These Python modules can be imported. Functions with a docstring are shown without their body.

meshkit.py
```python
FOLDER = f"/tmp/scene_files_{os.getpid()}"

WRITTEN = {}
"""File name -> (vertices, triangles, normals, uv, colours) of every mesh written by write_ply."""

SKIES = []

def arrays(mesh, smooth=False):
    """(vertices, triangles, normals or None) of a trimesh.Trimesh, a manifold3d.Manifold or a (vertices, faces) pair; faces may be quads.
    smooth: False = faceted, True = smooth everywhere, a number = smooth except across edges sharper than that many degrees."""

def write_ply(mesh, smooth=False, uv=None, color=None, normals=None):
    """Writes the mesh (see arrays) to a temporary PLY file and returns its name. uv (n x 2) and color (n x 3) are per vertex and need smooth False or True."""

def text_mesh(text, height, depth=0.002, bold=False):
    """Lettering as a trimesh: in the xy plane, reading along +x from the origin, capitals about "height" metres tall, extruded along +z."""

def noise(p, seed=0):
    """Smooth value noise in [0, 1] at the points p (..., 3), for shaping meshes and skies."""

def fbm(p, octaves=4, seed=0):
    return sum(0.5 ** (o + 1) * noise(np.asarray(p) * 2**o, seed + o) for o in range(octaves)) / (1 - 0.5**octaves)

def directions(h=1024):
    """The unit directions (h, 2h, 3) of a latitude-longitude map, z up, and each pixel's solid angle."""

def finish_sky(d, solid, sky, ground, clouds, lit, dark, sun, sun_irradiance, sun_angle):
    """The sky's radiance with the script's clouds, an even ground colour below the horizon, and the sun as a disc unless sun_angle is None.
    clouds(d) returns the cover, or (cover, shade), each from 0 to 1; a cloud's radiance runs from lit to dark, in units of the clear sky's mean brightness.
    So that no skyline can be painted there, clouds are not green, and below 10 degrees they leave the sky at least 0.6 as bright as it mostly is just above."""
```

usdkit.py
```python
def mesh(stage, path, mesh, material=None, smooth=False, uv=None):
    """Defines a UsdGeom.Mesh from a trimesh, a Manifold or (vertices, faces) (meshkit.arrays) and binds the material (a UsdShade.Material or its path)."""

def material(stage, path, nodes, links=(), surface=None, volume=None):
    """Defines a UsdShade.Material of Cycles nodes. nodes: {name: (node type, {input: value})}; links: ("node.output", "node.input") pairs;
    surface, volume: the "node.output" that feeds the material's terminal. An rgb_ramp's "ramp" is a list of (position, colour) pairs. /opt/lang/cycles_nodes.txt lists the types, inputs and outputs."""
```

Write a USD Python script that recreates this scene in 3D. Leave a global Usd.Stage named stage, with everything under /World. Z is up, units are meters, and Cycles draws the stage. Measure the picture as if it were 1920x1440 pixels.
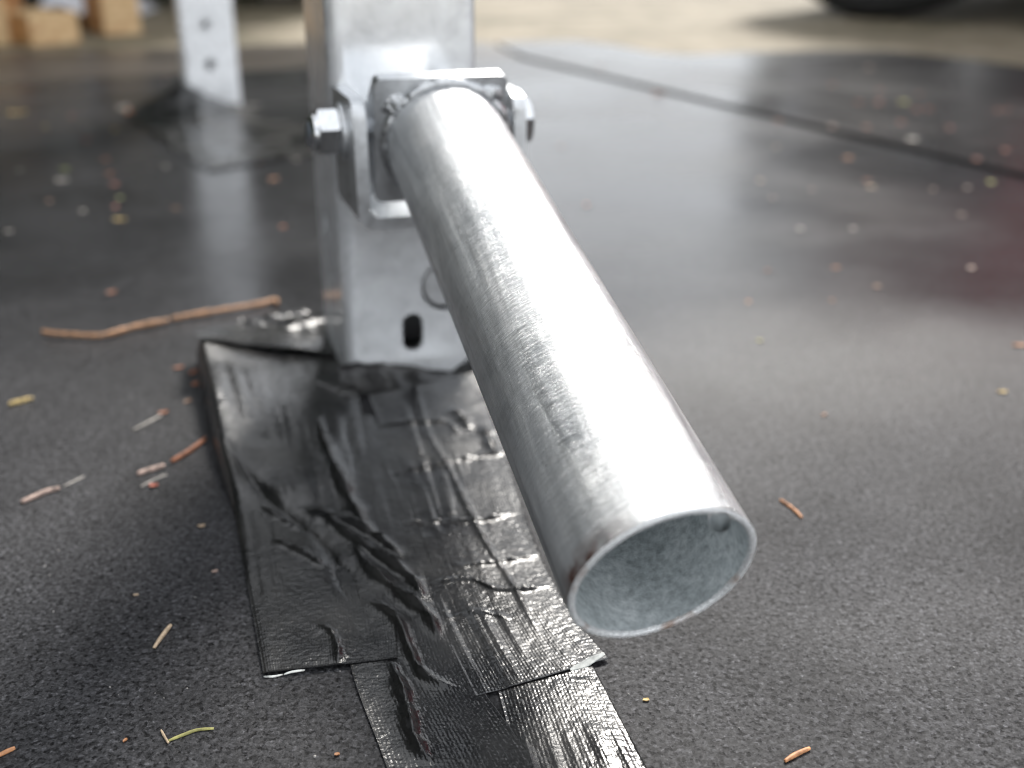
import math, random
import numpy as np
import trimesh, manifold3d as m3, usdkit, meshkit
from shapely.geometry import Polygon, box as sbox, Point
from pxr import Usd, UsdGeom, UsdLux, UsdShade, Gf, Sdf

# ------------------------------------------------------------------ stage, camera, sky, sun
stage = Usd.Stage.CreateInMemory()
UsdGeom.SetStageUpAxis(stage, UsdGeom.Tokens.z)
UsdGeom.SetStageMetersPerUnit(stage, 1.0)
UsdGeom.Xform.Define(stage, '/World')
stage.SetDefaultPrim(stage.GetPrimAtPath('/World'))
LOOKS = '/World/Looks'
UsdGeom.Scope.Define(stage, LOOKS)

F_PX, PITCH, CAM_H = 2100.0, math.radians(23.0), 0.2
cam = UsdGeom.Camera.Define(stage, '/World/camera')
cam.AddTranslateOp().Set(Gf.Vec3d(0, 0, CAM_H))
cam.AddRotateXOp().Set(90 - math.degrees(PITCH))
cam.CreateHorizontalApertureAttr(36.0)
cam.CreateVerticalApertureAttr(27.0)
cam.CreateFocalLengthAttr(36.0 * F_PX / 1920)
cam.CreateClippingRangeAttr(Gf.Vec2f(0.02, 20000))
cam.CreateFocusDistanceAttr(0.30)
cam.CreateFStopAttr(36.0 * F_PX / 1920 / 5.0)
cam.CreateExposureAttr(1.85)

SUN_AZ, SUN_EL = math.radians(15), math.radians(47)     # azimuth from +y towards +x
SKY_STRENGTH = 0.055
sun_to = np.array([math.sin(SUN_AZ) * math.cos(SUN_EL), math.cos(SUN_AZ) * math.cos(SUN_EL), math.sin(SUN_EL)])
dome = UsdLux.DomeLight.Define(stage, '/World/sky')
dome.GetPrim().SetCustomDataByKey('kind', 'structure')
dome.GetPrim().SetCustomDataByKey('label', 'pale bright overcast sky above the yard')
skymat = usdkit.material(stage, LOOKS + '/sky_air', {
    'sky': ('sky_texture', {'sky_type': 'single_scattering', 'sun_disc': False, 'sun_elevation': SUN_EL, 'sun_rotation': SUN_AZ}),
    'tc': ('texture_coordinate', {}),
    'map': ('mapping', {'scale': (1.0, 1.0, 2.4)}),
    'n': ('noise_texture', {'scale': 2.2, 'detail': 6.0, 'roughness': 0.6}),
    'cov': ('rgb_ramp', {'ramp': [(0.30, (0.72, 0.72, 0.72)), (0.62, (1, 1, 1))]}),
    'cl': ('rgb_ramp', {'ramp': [(0.30, (5.2, 5.5, 5.9)), (0.68, (9.6, 9.7, 9.8))]}),
    'mx': ('mix_color', {}),
    'bg': ('background_shader', {'strength': SKY_STRENGTH}),
}, [('tc.generated', 'map.vector'), ('map.vector', 'n.vector'), ('n.fac', 'cov.fac'), ('n.fac', 'cl.fac'),
    ('cov.color', 'mx.fac'), ('sky.color', 'mx.a'), ('cl.color', 'mx.b'), ('mx.result', 'bg.color')], surface='bg.background')
UsdShade.MaterialBindingAPI.Apply(dome.GetPrim()).Bind(skymat)

sun = UsdLux.DistantLight.Define(stage, '/World/sun')
sun.CreateIntensityAttr(0.40)
sun.CreateAngleAttr(14.0)
sun.CreateColorAttr(Gf.Vec3f(1.0, 0.96, 0.9))
sun.CreateNormalizeAttr(True)
_q = Gf.Rotation(Gf.Vec3d(0, 0, 1), Gf.Vec3d(*map(float, sun_to)))
sun.AddTransformOp().Set(Gf.Matrix4d().SetRotate(_q))

# ------------------------------------------------------------------ helpers
rng = np.random.default_rng(7)


def FB(p, octaves=3):
    """smooth noise, about -1 to 1"""
    return (meshkit.fbm(np.asarray(p, float) + 500.0, octaves=octaves) - 0.5) * 2.6


_c, _s = math.cos(PITCH), math.sin(PITCH)
CAM = np.array([0, 0, CAM_H]); FW = np.array([0, _c, -_s]); DN = np.array([0, -_s, -_c]); RT = np.array([1.0, 0, 0])


def ray(px, py):
    return FW + (px - 960) / F_PX * RT + (py - 720) / F_PX * DN


def at(px, py, h=0.0):
    """the point of the place that lies h above the mat and is seen there in the photograph"""
    d = ray(px, py)
    return CAM + (h - CAM_H) / d[2] * d


def on_plane(px, py, p0, n):
    d = ray(px, py)
    return CAM + ((p0 - CAM) @ n) / (d @ n) * d


names = {}


def numbered(path):
    k = names.get(path, 0)
    names[path] = k + 1
    return path if k == 0 else f'{path}_{k:03d}'


def tag(prim, label=None, cat=None, group=None, kind=None):
    for k, v in (('label', label), ('category', cat), ('group', group), ('kind', kind)):
        if v:
            prim.SetCustomDataByKey(k, v)


class Thing:
    def __init__(self, name, loc, label, cat, group=None, kind=None):
        self.path = numbered('/World/' + name)
        self.loc = np.asarray(loc, float)
        self.x = UsdGeom.Xform.Define(stage, self.path)
        self.x.AddTranslateOp().Set(Gf.Vec3d(*map(float, self.loc)))
        tag(self.x.GetPrim(), label, cat, group, kind)

    def part(self, name, mesh, mat, smooth=30, uv=None, under=None, label=None, kind=None):
        v, f = vf(mesh)
        path = numbered((under or self.path) + '/' + name)
        p = usdkit.mesh(stage, path, (v - self.loc, f), mat, smooth, uv)
        tag(p.GetPrim(), label, kind=kind)
        return path


def solo(name, mesh, mat, label, cat=None, group=None, kind=None, smooth=30, uv=None):
    v, f = vf(mesh)
    c = np.array([v[:, 0].mean(), v[:, 1].mean(), v[:, 2].min()])
    path = numbered('/World/' + name)
    p = usdkit.mesh(stage, path, (v - c, f), mat, smooth, uv)
    UsdGeom.Xformable(p).AddTranslateOp().Set(Gf.Vec3d(*map(float, c)))
    tag(p.GetPrim(), label, cat, group, kind)
    return path


def vf(mesh):
    if hasattr(mesh, 'to_mesh'):
        m = mesh.to_mesh()
        return np.array(m.vert_properties[:, :3], float), np.array(m.tri_verts, int)
    if hasattr(mesh, 'vertices'):
        return np.array(mesh.vertices, float), np.array(mesh.faces, int)
    v, f = np.asarray(mesh[0], float), np.asarray(mesh[1], int)
    if f.shape[1] == 4:
        f = np.vstack([f[:, [0, 1, 2]], f[:, [0, 2, 3]]])
    return v, f


def join(*ms):
    vs, fs, o = [], [], 0
    for m in ms:
        v, f = vf(m)
        vs.append(v); fs.append(f + o); o += len(v)
    return np.vstack(vs), np.vstack(fs)


def frame(mesh, o, ex, ey, ez):
    v, f = vf(mesh)
    return o + v[:, :1] * ex + v[:, 1:2] * ey + v[:, 2:3] * ez, f


def section(coords):
    c = np.asarray(coords, float)
    if np.allclose(c[0], c[-1]): c = c[:-1]
    a = np.sum(c[:, 0] * np.roll(c[:, 1], -1) - np.roll(c[:, 0], -1) * c[:, 1])
    return m3.CrossSection([c if a > 0 else c[::-1]])


def rrect(w, h, r, seg=6):
    r = min(r, w / 2 - 1e-6, h / 2 - 1e-6)
    p = sbox(-w / 2 + r, -h / 2 + r, w / 2 - r, h / 2 - r).buffer(r, quad_segs=seg)
    return section(p.exterior.coords)


def rbox(w, d, h, r=0.001):
    """box with softened edges, base at z = 0"""
    s = m3.Manifold.sphere(r, 12)
    return m3.Manifold.batch_hull([s.translate((x, y, z)) for x in (-w / 2 + r, w / 2 - r) for y in (-d / 2 + r, d / 2 - r) for z in (r, h - r)])


def grid_faces(nu, nv, close_u=False):
    i, j = np.meshgrid(np.arange(nu if close_u else nu - 1), np.arange(nv - 1), indexing='ij')
    a = i * nv + j; b = ((i + 1) % nu) * nv + j
    return np.stack([a, b, b + 1, a + 1], -1).reshape(-1, 4)


def tube(pts, radii, sides=8):
    p = np.asarray(pts, float)
    t = np.gradient(p, axis=0)
    t /= np.linalg.norm(t, axis=1, keepdims=True) + 1e-12
    ref = np.array([0, 0, 1.0]) if abs(t[:, 2]).mean() < 0.8 else np.array([1.0, 0, 0])
    a = np.cross(t, ref); a /= np.linalg.norm(a, axis=1, keepdims=True) + 1e-12
    b = np.cross(t, a)
    r = np.broadcast_to(radii, (len(p),))
    g = np.arange(sides) * 2 * np.pi / sides
    v = p[:, None] + r[:, None, None] * (np.cos(g)[None, :, None] * a[:, None] + np.sin(g)[None, :, None] * b[:, None])
    v = v.transpose(1, 0, 2).reshape(-1, 3)
    f = grid_faces(sides, len(p), True)
    f = np.vstack([f[:, [0, 1, 2]], f[:, [0, 2, 3]]])
    n = len(p)
    c0, c1 = len(v), len(v) + 1
    v = np.vstack([v, p[:1], p[-1:]])
    k = np.arange(sides)
    f = np.vstack([f, np.stack([np.full(sides, c0), (k + 1) % sides * n, k * n], 1), np.stack([np.full(sides, c1), k * n + n - 1, (k + 1) % sides * n + n - 1], 1)])
    return v, f


def resample(p, n):
    p = np.asarray(p, float)
    d = np.r_[0, np.cumsum(np.linalg.norm(np.diff(p, axis=0), axis=1))]
    t = np.linspace(0, d[-1], n)
    return np.stack([np.interp(t, d, p[:, k]) for k in range(p.shape[1])], 1)


def smoothline(p, n):
    from scipy.interpolate import PchipInterpolator
    p = np.asarray(p, float)
    d = np.r_[0, np.cumsum(np.linalg.norm(np.diff(p, axis=0), axis=1))]
    return PchipInterpolator(d, p, axis=0)(np.linspace(0, d[-1], n))


def fbm2(x, y, z=0.0, octaves=3):
    return FB(np.stack([x, y, np.full_like(x, z)], -1).reshape(-1, 3), octaves=octaves).reshape(x.shape)


def orient(mesh):
    """faces outward"""
    v, f = vf(mesh)
    t = trimesh.Trimesh(v, f, process=False)
    trimesh.repair.fix_normals(t)
    return np.array(t.vertices), np.array(t.faces)


# ------------------------------------------------------------------ materials
def mat(name, nodes, links, surface='p.BSDF', **kw):
    return usdkit.material(stage, f'{LOOKS}/{name}', nodes, links, surface=surface, **kw)


def plain(name, col, rough=0.5, metal=0.0, scale=60.0, vary=0.25, bump=0.0, spec=0.5):
    """a colour that varies softly from place to place"""
    c = np.array(col, float)
    nodes = {'g': ('geometry', {}), 'n': ('noise_texture', {'scale': scale, 'detail': 4.0}),
             'r': ('rgb_ramp', {'ramp': [(0.3, tuple(c * (1 - vary))), (0.7, tuple(np.minimum(c * (1 + vary), 1)))]}),
             'p': ('principled_bsdf', {'roughness': rough, 'metallic': metal, 'specular_ior_level': spec})}
    links = [('g.position', 'n.vector'), ('n.fac', 'r.fac'), ('r.color', 'p.base_color')]
    if bump:
        nodes['b'] = ('bump', {'strength': 1.0, 'distance': bump})
        links += [('n.fac', 'b.height'), ('b.normal', 'p.normal')]
    return mat(name, nodes, links)


def galvanised(name, base=0.70, rough=(0.30, 0.46), fine=900.0, blotch=45.0, bump=0.00002, tint=(0.98, 1.0, 1.02), metallic=1.0):
    """hot-dip zinc: soft cloudy blotches, faint grain"""
    t = np.array(tint)
    return mat(name, {
        'g': ('geometry', {}),
        'n1': ('noise_texture', {'scale': blotch, 'detail': 5.0, 'roughness': 0.6, 'distortion': 0.6}),
        'n2': ('noise_texture', {'scale': fine, 'detail': 3.0, 'roughness': 0.6}),
        'vo': ('voronoi_texture', {'scale': blotch * 4}),
        'm': ('mix_color', {'fac': 0.25}),
        'c': ('rgb_ramp', {'ramp': [(0.28, tuple(base * 0.80 * t)), (0.5, tuple(base * t)), (0.75, tuple(base * 1.12 * t))]}),
        'r': ('map_range', {'from_min': 0.3, 'from_max': 0.7, 'to_min': rough[0], 'to_max': rough[1], 'clamp': True}),
        'b': ('bump', {'strength': 1.0, 'distance': bump}),
        'p': ('principled_bsdf', {'metallic': metallic}),
    }, [('g.position', 'n1.vector'), ('g.position', 'n2.vector'), ('g.position', 'vo.vector'),
        ('n1.color', 'm.a'), ('vo.color', 'm.b'), ('m.result', 'c.fac'), ('c.color', 'p.base_color'),
        ('n1.fac', 'r.value'), ('r.result', 'p.roughness'), ('n2.fac', 'b.height'), ('b.normal', 'p.normal')])


M = {}
M['zinc_post'] = galvanised('zinc_post', base=0.84, rough=(0.14, 0.23), metallic=0.72)
M['zinc_far'] = galvanised('zinc_far', base=0.84, rough=(0.2, 0.3), metallic=0.4)
M['zinc_plate'] = galvanised('zinc_plate', base=0.63, rough=(0.30, 0.45), blotch=90.0, bump=0.00006)
M['zinc_weld'] = galvanised('zinc_weld', base=0.55, rough=(0.22, 0.42), blotch=220.0, fine=500.0, bump=0.00015)
M['zinc_bolt'] = galvanised('zinc_bolt', base=0.74, rough=(0.12, 0.2), blotch=160.0, bump=0.00001)
M['zinc_thread'] = galvanised('zinc_thread', base=0.60, rough=(0.22, 0.32), blotch=160.0, tint=(0.96, 1.0, 1.06))
M['hole_edge'] = galvanised('hole_edge', base=0.62, rough=(0.3, 0.42))

# where the post and its arm stand
PSI = math.radians(18.7433)
U = np.array([math.cos(PSI), math.sin(PSI), 0]); N = np.array([math.sin(PSI), -math.cos(PSI), 0]); Z = np.array([0, 0, 1.0])
FL = np.array([-0.07316, 0.46207, 0.0]); PW = 0.0627
POST_H = 1.1
A = np.array([-0.0255, 0.4311, 0.1182]); B = np.array([0.0340, 0.2149, 0.0619]); R = 0.0228
AX = (B - A) / np.linalg.norm(B - A); LEN = np.linalg.norm(B - A)
E1 = np.cross(Z, AX); E1 /= np.linalg.norm(E1)
if E1 @ U < 0: E1 = -E1
E2 = np.cross(E1, AX)
if E2[2] < 0: E2 = -E2

_r = on_plane(1113, 1062, B, AX) - B
RUST_U = (math.atan2(_r @ E2, _r @ E1) / (2 * math.pi)) % 1.0

# brushed arm: u runs round the tube (0..1), v along it (0 at the hinge, 1 at the open end)
M['zinc_arm'] = mat('zinc_arm', {
    'tc': ('texture_coordinate', {}),
    'sep': ('separate_xyz', {}),
    'g': ('geometry', {}),
    'mp': ('mapping', {'scale': (6.0, 85.0, 1.0)}),
    'sc': ('noise_texture', {'scale': 3.2, 'detail': 6.0, 'roughness': 0.72, 'distortion': 1.5}),
    'mp2': ('mapping', {'scale': (15.0, 2.6, 1.0)}),
    'st': ('noise_texture', {'scale': 1.0, 'detail': 4.0, 'roughness': 0.6, 'distortion': 0.7}),
    'mst': ('mix_color', {'fac': 0.45}),
    'bl': ('noise_texture', {'scale': 70.0, 'detail': 5.0, 'roughness': 0.6, 'distortion': 0.8}),
    'pit': ('voronoi_texture', {'scale': 420.0}),
    'pm': ('rgb_ramp', {'ramp': [(0.0, (1, 1, 1)), (0.22, (0, 0, 0))]}),
    'blm': ('rgb_ramp', {'ramp': [(0.52, (0, 0, 0)), (0.62, (1, 1, 1))]}),
    'pmm': ('mix_color', {'blend_type': 'multiply', 'fac': 1.0}),
    'col': ('rgb_ramp', {'ramp': [(0.38, (0.33, 0.345, 0.36)), (0.47, (0.56, 0.575, 0.59)), (0.54, (0.68, 0.69, 0.70)), (0.62, (0.88, 0.89, 0.89))]}),
    'mixc': ('mix_color', {'fac': 0.40}),
    'dark': ('mix_color', {'b': (0.16, 0.17, 0.19)}),
    # rust along the cut edge
    'rv': ('map_range', {'from_min': 0.972, 'from_max': 0.996, 'to_min': 0.0, 'to_max': 1.0, 'clamp': True}),
    'rn': ('noise_texture', {'scale': 160.0, 'detail': 4.0}),
    'rnm': ('rgb_ramp', {'ramp': [(0.40, (0.1, 0.1, 0.1)), (0.6, (1, 1, 1))]}),
    'ru': ('map_range', {'from_min': 0.0, 'from_max': 0.13, 'to_min': 1.3, 'to_max': 0.0, 'clamp': True}),
    'ru1': ('math', {'math_type': 'subtract', 'value2': RUST_U}),
    'ru2': ('math', {'math_type': 'absolute'}),
    'rv2': ('math', {'math_type': 'multiply'}),
    'rm': ('mix_color', {'blend_type': 'multiply', 'fac': 1.0}),
    'rust': ('mix_color', {'b': (0.13, 0.055, 0.035)}),
    'rr': ('map_range', {'from_min': 0.3, 'from_max': 0.7, 'to_min': 0.22, 'to_max': 0.48, 'clamp': True}),
    'hm': ('math', {'math_type': 'multiply', 'value2': 1.0}),
    'b': ('bump', {'strength': 1.0, 'distance': 0.00034}),
    'b2': ('bump', {'strength': 1.0, 'distance': 0.0003}),
    'p': ('principled_bsdf', {'metallic': 0.82}),
}, [('tc.UV', 'mp.vector'), ('tc.UV', 'mp2.vector'), ('tc.UV', 'sep.vector'), ('mp.vector', 'sc.vector'), ('mp2.vector', 'st.vector'),
    ('g.position', 'bl.vector'), ('g.position', 'pit.vector'), ('g.position', 'rn.vector'),
    ('pit.distance', 'pm.fac'), ('bl.fac', 'blm.fac'), ('pm.color', 'pmm.a'), ('blm.color', 'pmm.b'),
    ('bl.color', 'mixc.a'), ('sc.color', 'mixc.b'), ('mixc.result', 'mst.a'), ('st.color', 'mst.b'), ('mst.result', 'col.fac'), ('pmm.result', 'dark.fac'), ('col.color', 'dark.a'),
    ('sep.y', 'rv.value'), ('rn.fac', 'rnm.fac'), ('sep.x', 'ru1.value1'), ('ru1.value', 'ru2.value1'), ('ru2.value', 'ru.value'), ('rv.result', 'rv2.value1'), ('ru.result', 'rv2.value2'), ('rv2.value', 'rm.a'), ('rnm.color', 'rm.b'), ('rm.result', 'rust.fac'), ('dark.result', 'rust.a'),
    ('rust.result', 'p.base_color'), ('st.fac', 'rr.value'), ('rr.result', 'p.roughness'),
    ('sc.fac', 'b.height'), ('st.fac', 'b2.height'), ('b2.normal', 'b.normal'), ('b.normal', 'p.normal')])

M['zinc_bore'] = mat('zinc_bore', {
    'g': ('geometry', {}),
    'n': ('noise_texture', {'scale': 480.0, 'detail': 3.0, 'roughness': 0.65, 'distortion': 0.2}),
    'k': ('noise_texture', {'scale': 60.0, 'detail': 3.0}),
    'mx': ('mix_color', {'fac': 0.4}),
    'c': ('rgb_ramp', {'ramp': [(0.38, (0.36, 0.40, 0.41)), (0.5, (0.62, 0.67, 0.68)), (0.62, (0.88, 0.92, 0.93))]}),
    'b': ('bump', {'strength': 1.0, 'distance': 0.0002}),
    'p': ('principled_bsdf', {'metallic': 0.3, 'roughness': 0.38}),
}, [('g.position', 'n.vector'), ('g.position', 'k.vector'), ('n.color', 'mx.a'), ('k.color', 'mx.b'), ('mx.result', 'c.fac'), ('c.color', 'p.base_color'), ('n.fac', 'b.height'), ('b.normal', 'p.normal')])

M['cut_edge'] = mat('cut_edge', {
    'g': ('geometry', {}), 'n': ('noise_texture', {'scale': 1500.0, 'detail': 3.0, 'roughness': 0.7}),
    'k': ('noise_texture', {'scale': 90.0, 'detail': 3.0}),
    'c': ('rgb_ramp', {'ramp': [(0.35, (0.55, 0.56, 0.56)), (0.65, (0.88, 0.89, 0.89))]}),
    'rk': ('rgb_ramp', {'ramp': [(0.56, (0, 0, 0)), (0.70, (0.8, 0.8, 0.8))]}),
    'mx': ('mix_color', {'b': (0.25, 0.15, 0.10)}),
    'b': ('bump', {'strength': 1.0, 'distance': 0.00025}),
    'p': ('principled_bsdf', {'metallic': 0.5, 'roughness': 0.36}),
}, [('g.position', 'n.vector'), ('g.position', 'k.vector'), ('n.fac', 'c.fac'), ('k.fac', 'rk.fac'), ('rk.color', 'mx.fac'), ('c.color', 'mx.a'),
    ('mx.result', 'p.base_color'), ('n.fac', 'b.height'), ('b.normal', 'p.normal')])


def rubber(name, dusty=0.0, wet=0.5):
    """bonded black granules under a film of rain water"""
    d = np.array([0.16, 0.13, 0.10])
    a0, a1, a2 = (np.array(x) * (1 - dusty) + d * dusty * k for x, k in (((0.010, 0.010, 0.011), 0.6), ((0.036, 0.036, 0.038), 0.9), ((0.115, 0.115, 0.120), 1.2)))
    return mat(name, {
        'g': ('geometry', {}),
        'v2': ('voronoi_texture', {'scale': 520.0, 'randomness': 1.0, 'feature': 'smooth_f1', 'smoothness': 0.6}),
        'n': ('noise_texture', {'scale': 760.0, 'detail': 4.0, 'roughness': 0.75}),
        'n2': ('noise_texture', {'scale': 520.0, 'detail': 2.0, 'roughness': 0.6}),
        'pud': ('noise_texture', {'scale': 3.4, 'detail': 3.0, 'roughness': 0.55, 'distortion': 0.4}),
        'c': ('rgb_ramp', {'ramp': [(0.34, tuple(a0)), (0.46, tuple(a1)), (0.58, tuple(a1 * 1.4)), (0.70, tuple(a2))]}),
        'pit': ('map_range', {'from_min': 0.28, 'from_max': 0.52, 'to_min': -1.2, 'to_max': 0.0, 'clamp': True}),
        'pd': ('map_range', {'from_min': 0.34, 'from_max': 0.44, 'to_min': 0.9, 'to_max': 0.0, 'clamp': True}),
        'vc': ('voronoi_texture', {'scale': 960.0, 'randomness': 1.0}),
        'vs': ('separate_color', {}),
        'vr': ('rgb_ramp', {'ramp': [(0.0, (0.35, 0.35, 0.36)), (0.14, (0.72, 0.72, 0.73)), (0.5, (0.95, 0.95, 0.96)), (0.84, (1.18, 1.18, 1.19)), (0.97, (1.6, 1.6, 1.64))]}),
        'vm': ('mix_color', {'blend_type': 'multiply', 'fac': 1.0, 'use_clamp': False}),
        'wetd': ('map_range', {'from_min': 0.42, 'from_max': 0.66, 'to_min': 1.0, 'to_max': 0.75, 'clamp': True}),
        'wear': ('noise_texture', {'scale': 11.0, 'detail': 6.0, 'roughness': 0.65, 'distortion': 0.5}),
        'wearm': ('map_range', {'from_min': 0.32, 'from_max': 0.68, 'to_min': 0.72, 'to_max': 1.32, 'clamp': True}),
        'wmul': ('math', {'math_type': 'multiply'}),
        'wm': ('vector_math', {'math_type': 'scale'}),
        'pc': ('mix_color', {'b': (0.003, 0.003, 0.0035)}),
        'spec': ('map_range', {'from_min': 0.72, 'from_max': 0.40, 'to_min': 0.34, 'to_max': 0.14, 'clamp': True}),
        'inv': ('math', {'math_type': 'multiply', 'value2': -0.9}),
        'ha': ('math', {'math_type': 'add'}),
        'hb': ('math', {'math_type': 'add'}),
        'film': ('map_range', {'from_min': 0.38, 'from_max': 0.62, 'to_min': 1.0, 'to_max': 0.45, 'clamp': True}),
        'dist': ('math', {'math_type': 'multiply', 'value2': 0.00018}),
        'wetb': ('map_range', {'from_min': 0.60, 'from_max': 0.38, 'to_min': 0.30, 'to_max': 1.0, 'clamp': True}),
        'dist2': ('math', {'math_type': 'multiply'}),
        'r': ('map_range', {'from_min': 0.38, 'from_max': 0.62, 'to_min': 0.44 - 0.20 * wet, 'to_max': 0.38 - 0.26 * wet, 'clamp': True}),
        'sp': ('separate_xyz', {}),
        'dry': ('map_range', {'from_min': 0.60, 'from_max': 0.34, 'to_min': 0.0, 'to_max': 0.40, 'clamp': True}),
        'radd': ('math', {'math_type': 'add'}),
        'b': ('bump', {'strength': 1.0}),
        'p': ('principled_bsdf', {'specular_ior_level': 0.42}),
    }, [('g.position', 'sp.vector'), ('sp.y', 'dry.value'), ('g.position', 'v2.vector'), ('g.position', 'n.vector'), ('g.position', 'n2.vector'), ('g.position', 'pud.vector'),
        ('n.fac', 'c.fac'), ('g.position', 'vc.vector'), ('vc.color', 'vs.color'), ('vs.r', 'vr.fac'), ('c.color', 'vm.a'), ('vr.color', 'vm.b'), ('vm.result', 'wm.vector1'), ('sp.y', 'wetd.value'), ('g.position', 'wear.vector'), ('wear.fac', 'wearm.value'), ('wetd.result', 'wmul.value1'), ('wearm.result', 'wmul.value2'), ('wmul.value', 'wm.scale'), ('wm.vector', 'pc.a'), ('n2.fac', 'pd.value'), ('pd.result', 'pc.fac'), ('pc.result', 'p.base_color'), ('sp.y', 'spec.value'), ('spec.result', 'p.specular_ior_level'),
        ('n2.fac', 'pit.value'), ('v2.distance', 'inv.value1'), ('pit.result', 'ha.value1'), ('inv.value', 'ha.value2'), ('ha.value', 'hb.value1'), ('n.fac', 'hb.value2'),
        ('pud.fac', 'film.value'), ('film.result', 'dist.value1'), ('sp.y', 'wetb.value'), ('dist.value', 'dist2.value1'), ('wetb.result', 'dist2.value2'), ('dist2.value', 'b.distance'), ('hb.value', 'b.height'), ('b.normal', 'p.normal'),
        ('pud.fac', 'r.value'), ('r.result', 'radd.value1'), ('dry.result', 'radd.value2'), ('radd.value', 'p.roughness')])


M['rubber'] = rubber('rubber', 0.0, 0.9)
M['rubber_far'] = rubber('rubber_far', 0.05, 0.9)
M['rubber_dusty'] = rubber('rubber_dusty', 0.45, 0.4)
M['joint'] = plain('joint', (0.035, 0.034, 0.032), 0.75, scale=200, bump=0.0005)

# tape: u across in metres, v along in metres
M['tape'] = mat('tape', {
    'tc': ('texture_coordinate', {}),
    'sep': ('separate_xyz', {}),
    'fu': ('math', {'math_type': 'multiply', 'value2': 2 * math.pi / 0.00105}),
    'fv': ('math', {'math_type': 'multiply', 'value2': 2 * math.pi / 0.00150}),
    'su': ('math', {'math_type': 'sine'}), 'sv': ('math', {'math_type': 'sine'}),
    'ad': ('math', {'math_type': 'multiply_add', 'value2': 0.55}),
    'g': ('geometry', {}),
    'n': ('noise_texture', {'scale': 260.0, 'detail': 4.0, 'roughness': 0.6}),
    'ns': ('math', {'math_type': 'multiply_add', 'value2': 7.0}),
    'k': ('noise_texture', {'scale': 34.0, 'detail': 4.0}),
    'r': ('map_range', {'from_min': 0.35, 'from_max': 0.65, 'to_min': 0.16, 'to_max': 0.31, 'clamp': True}),
    'c': ('rgb_ramp', {'ramp': [(0.35, (0.010, 0.010, 0.011)), (0.65, (0.020, 0.0195, 0.019)), (0.8, (0.040, 0.037, 0.035))]}),
    'n3': ('noise_texture', {'scale': 520.0, 'detail': 2.0, 'roughness': 0.55}),
    'b3': ('bump', {'strength': 1.0, 'distance': 0.00020}),
    'b': ('bump', {'strength': 1.0, 'distance': 0.000012}),
    'p': ('principled_bsdf', {'specular_ior_level': 0.6}),
}, [('tc.UV', 'sep.vector'), ('sep.x', 'fu.value1'), ('sep.y', 'fv.value1'), ('fu.value', 'su.value1'), ('fv.value', 'sv.value1'),
    ('sv.value', 'ad.value1'), ('su.value', 'ad.value3'), ('g.position', 'n.vector'), ('n.fac', 'ns.value1'), ('ad.value', 'ns.value3'),
    ('ns.value', 'b.height'), ('g.position', 'n3.vector'), ('n3.fac', 'b3.height'), ('b3.normal', 'b.normal'), ('b.normal', 'p.normal'), ('g.position', 'k.vector'), ('k.fac', 'r.value'), ('r.result', 'p.roughness'),
    ('k.fac', 'c.fac'), ('c.color', 'p.base_color')])
M['tape_white'] = plain('tape_white', (0.72, 0.74, 0.72), 0.3, scale=500)
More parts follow.
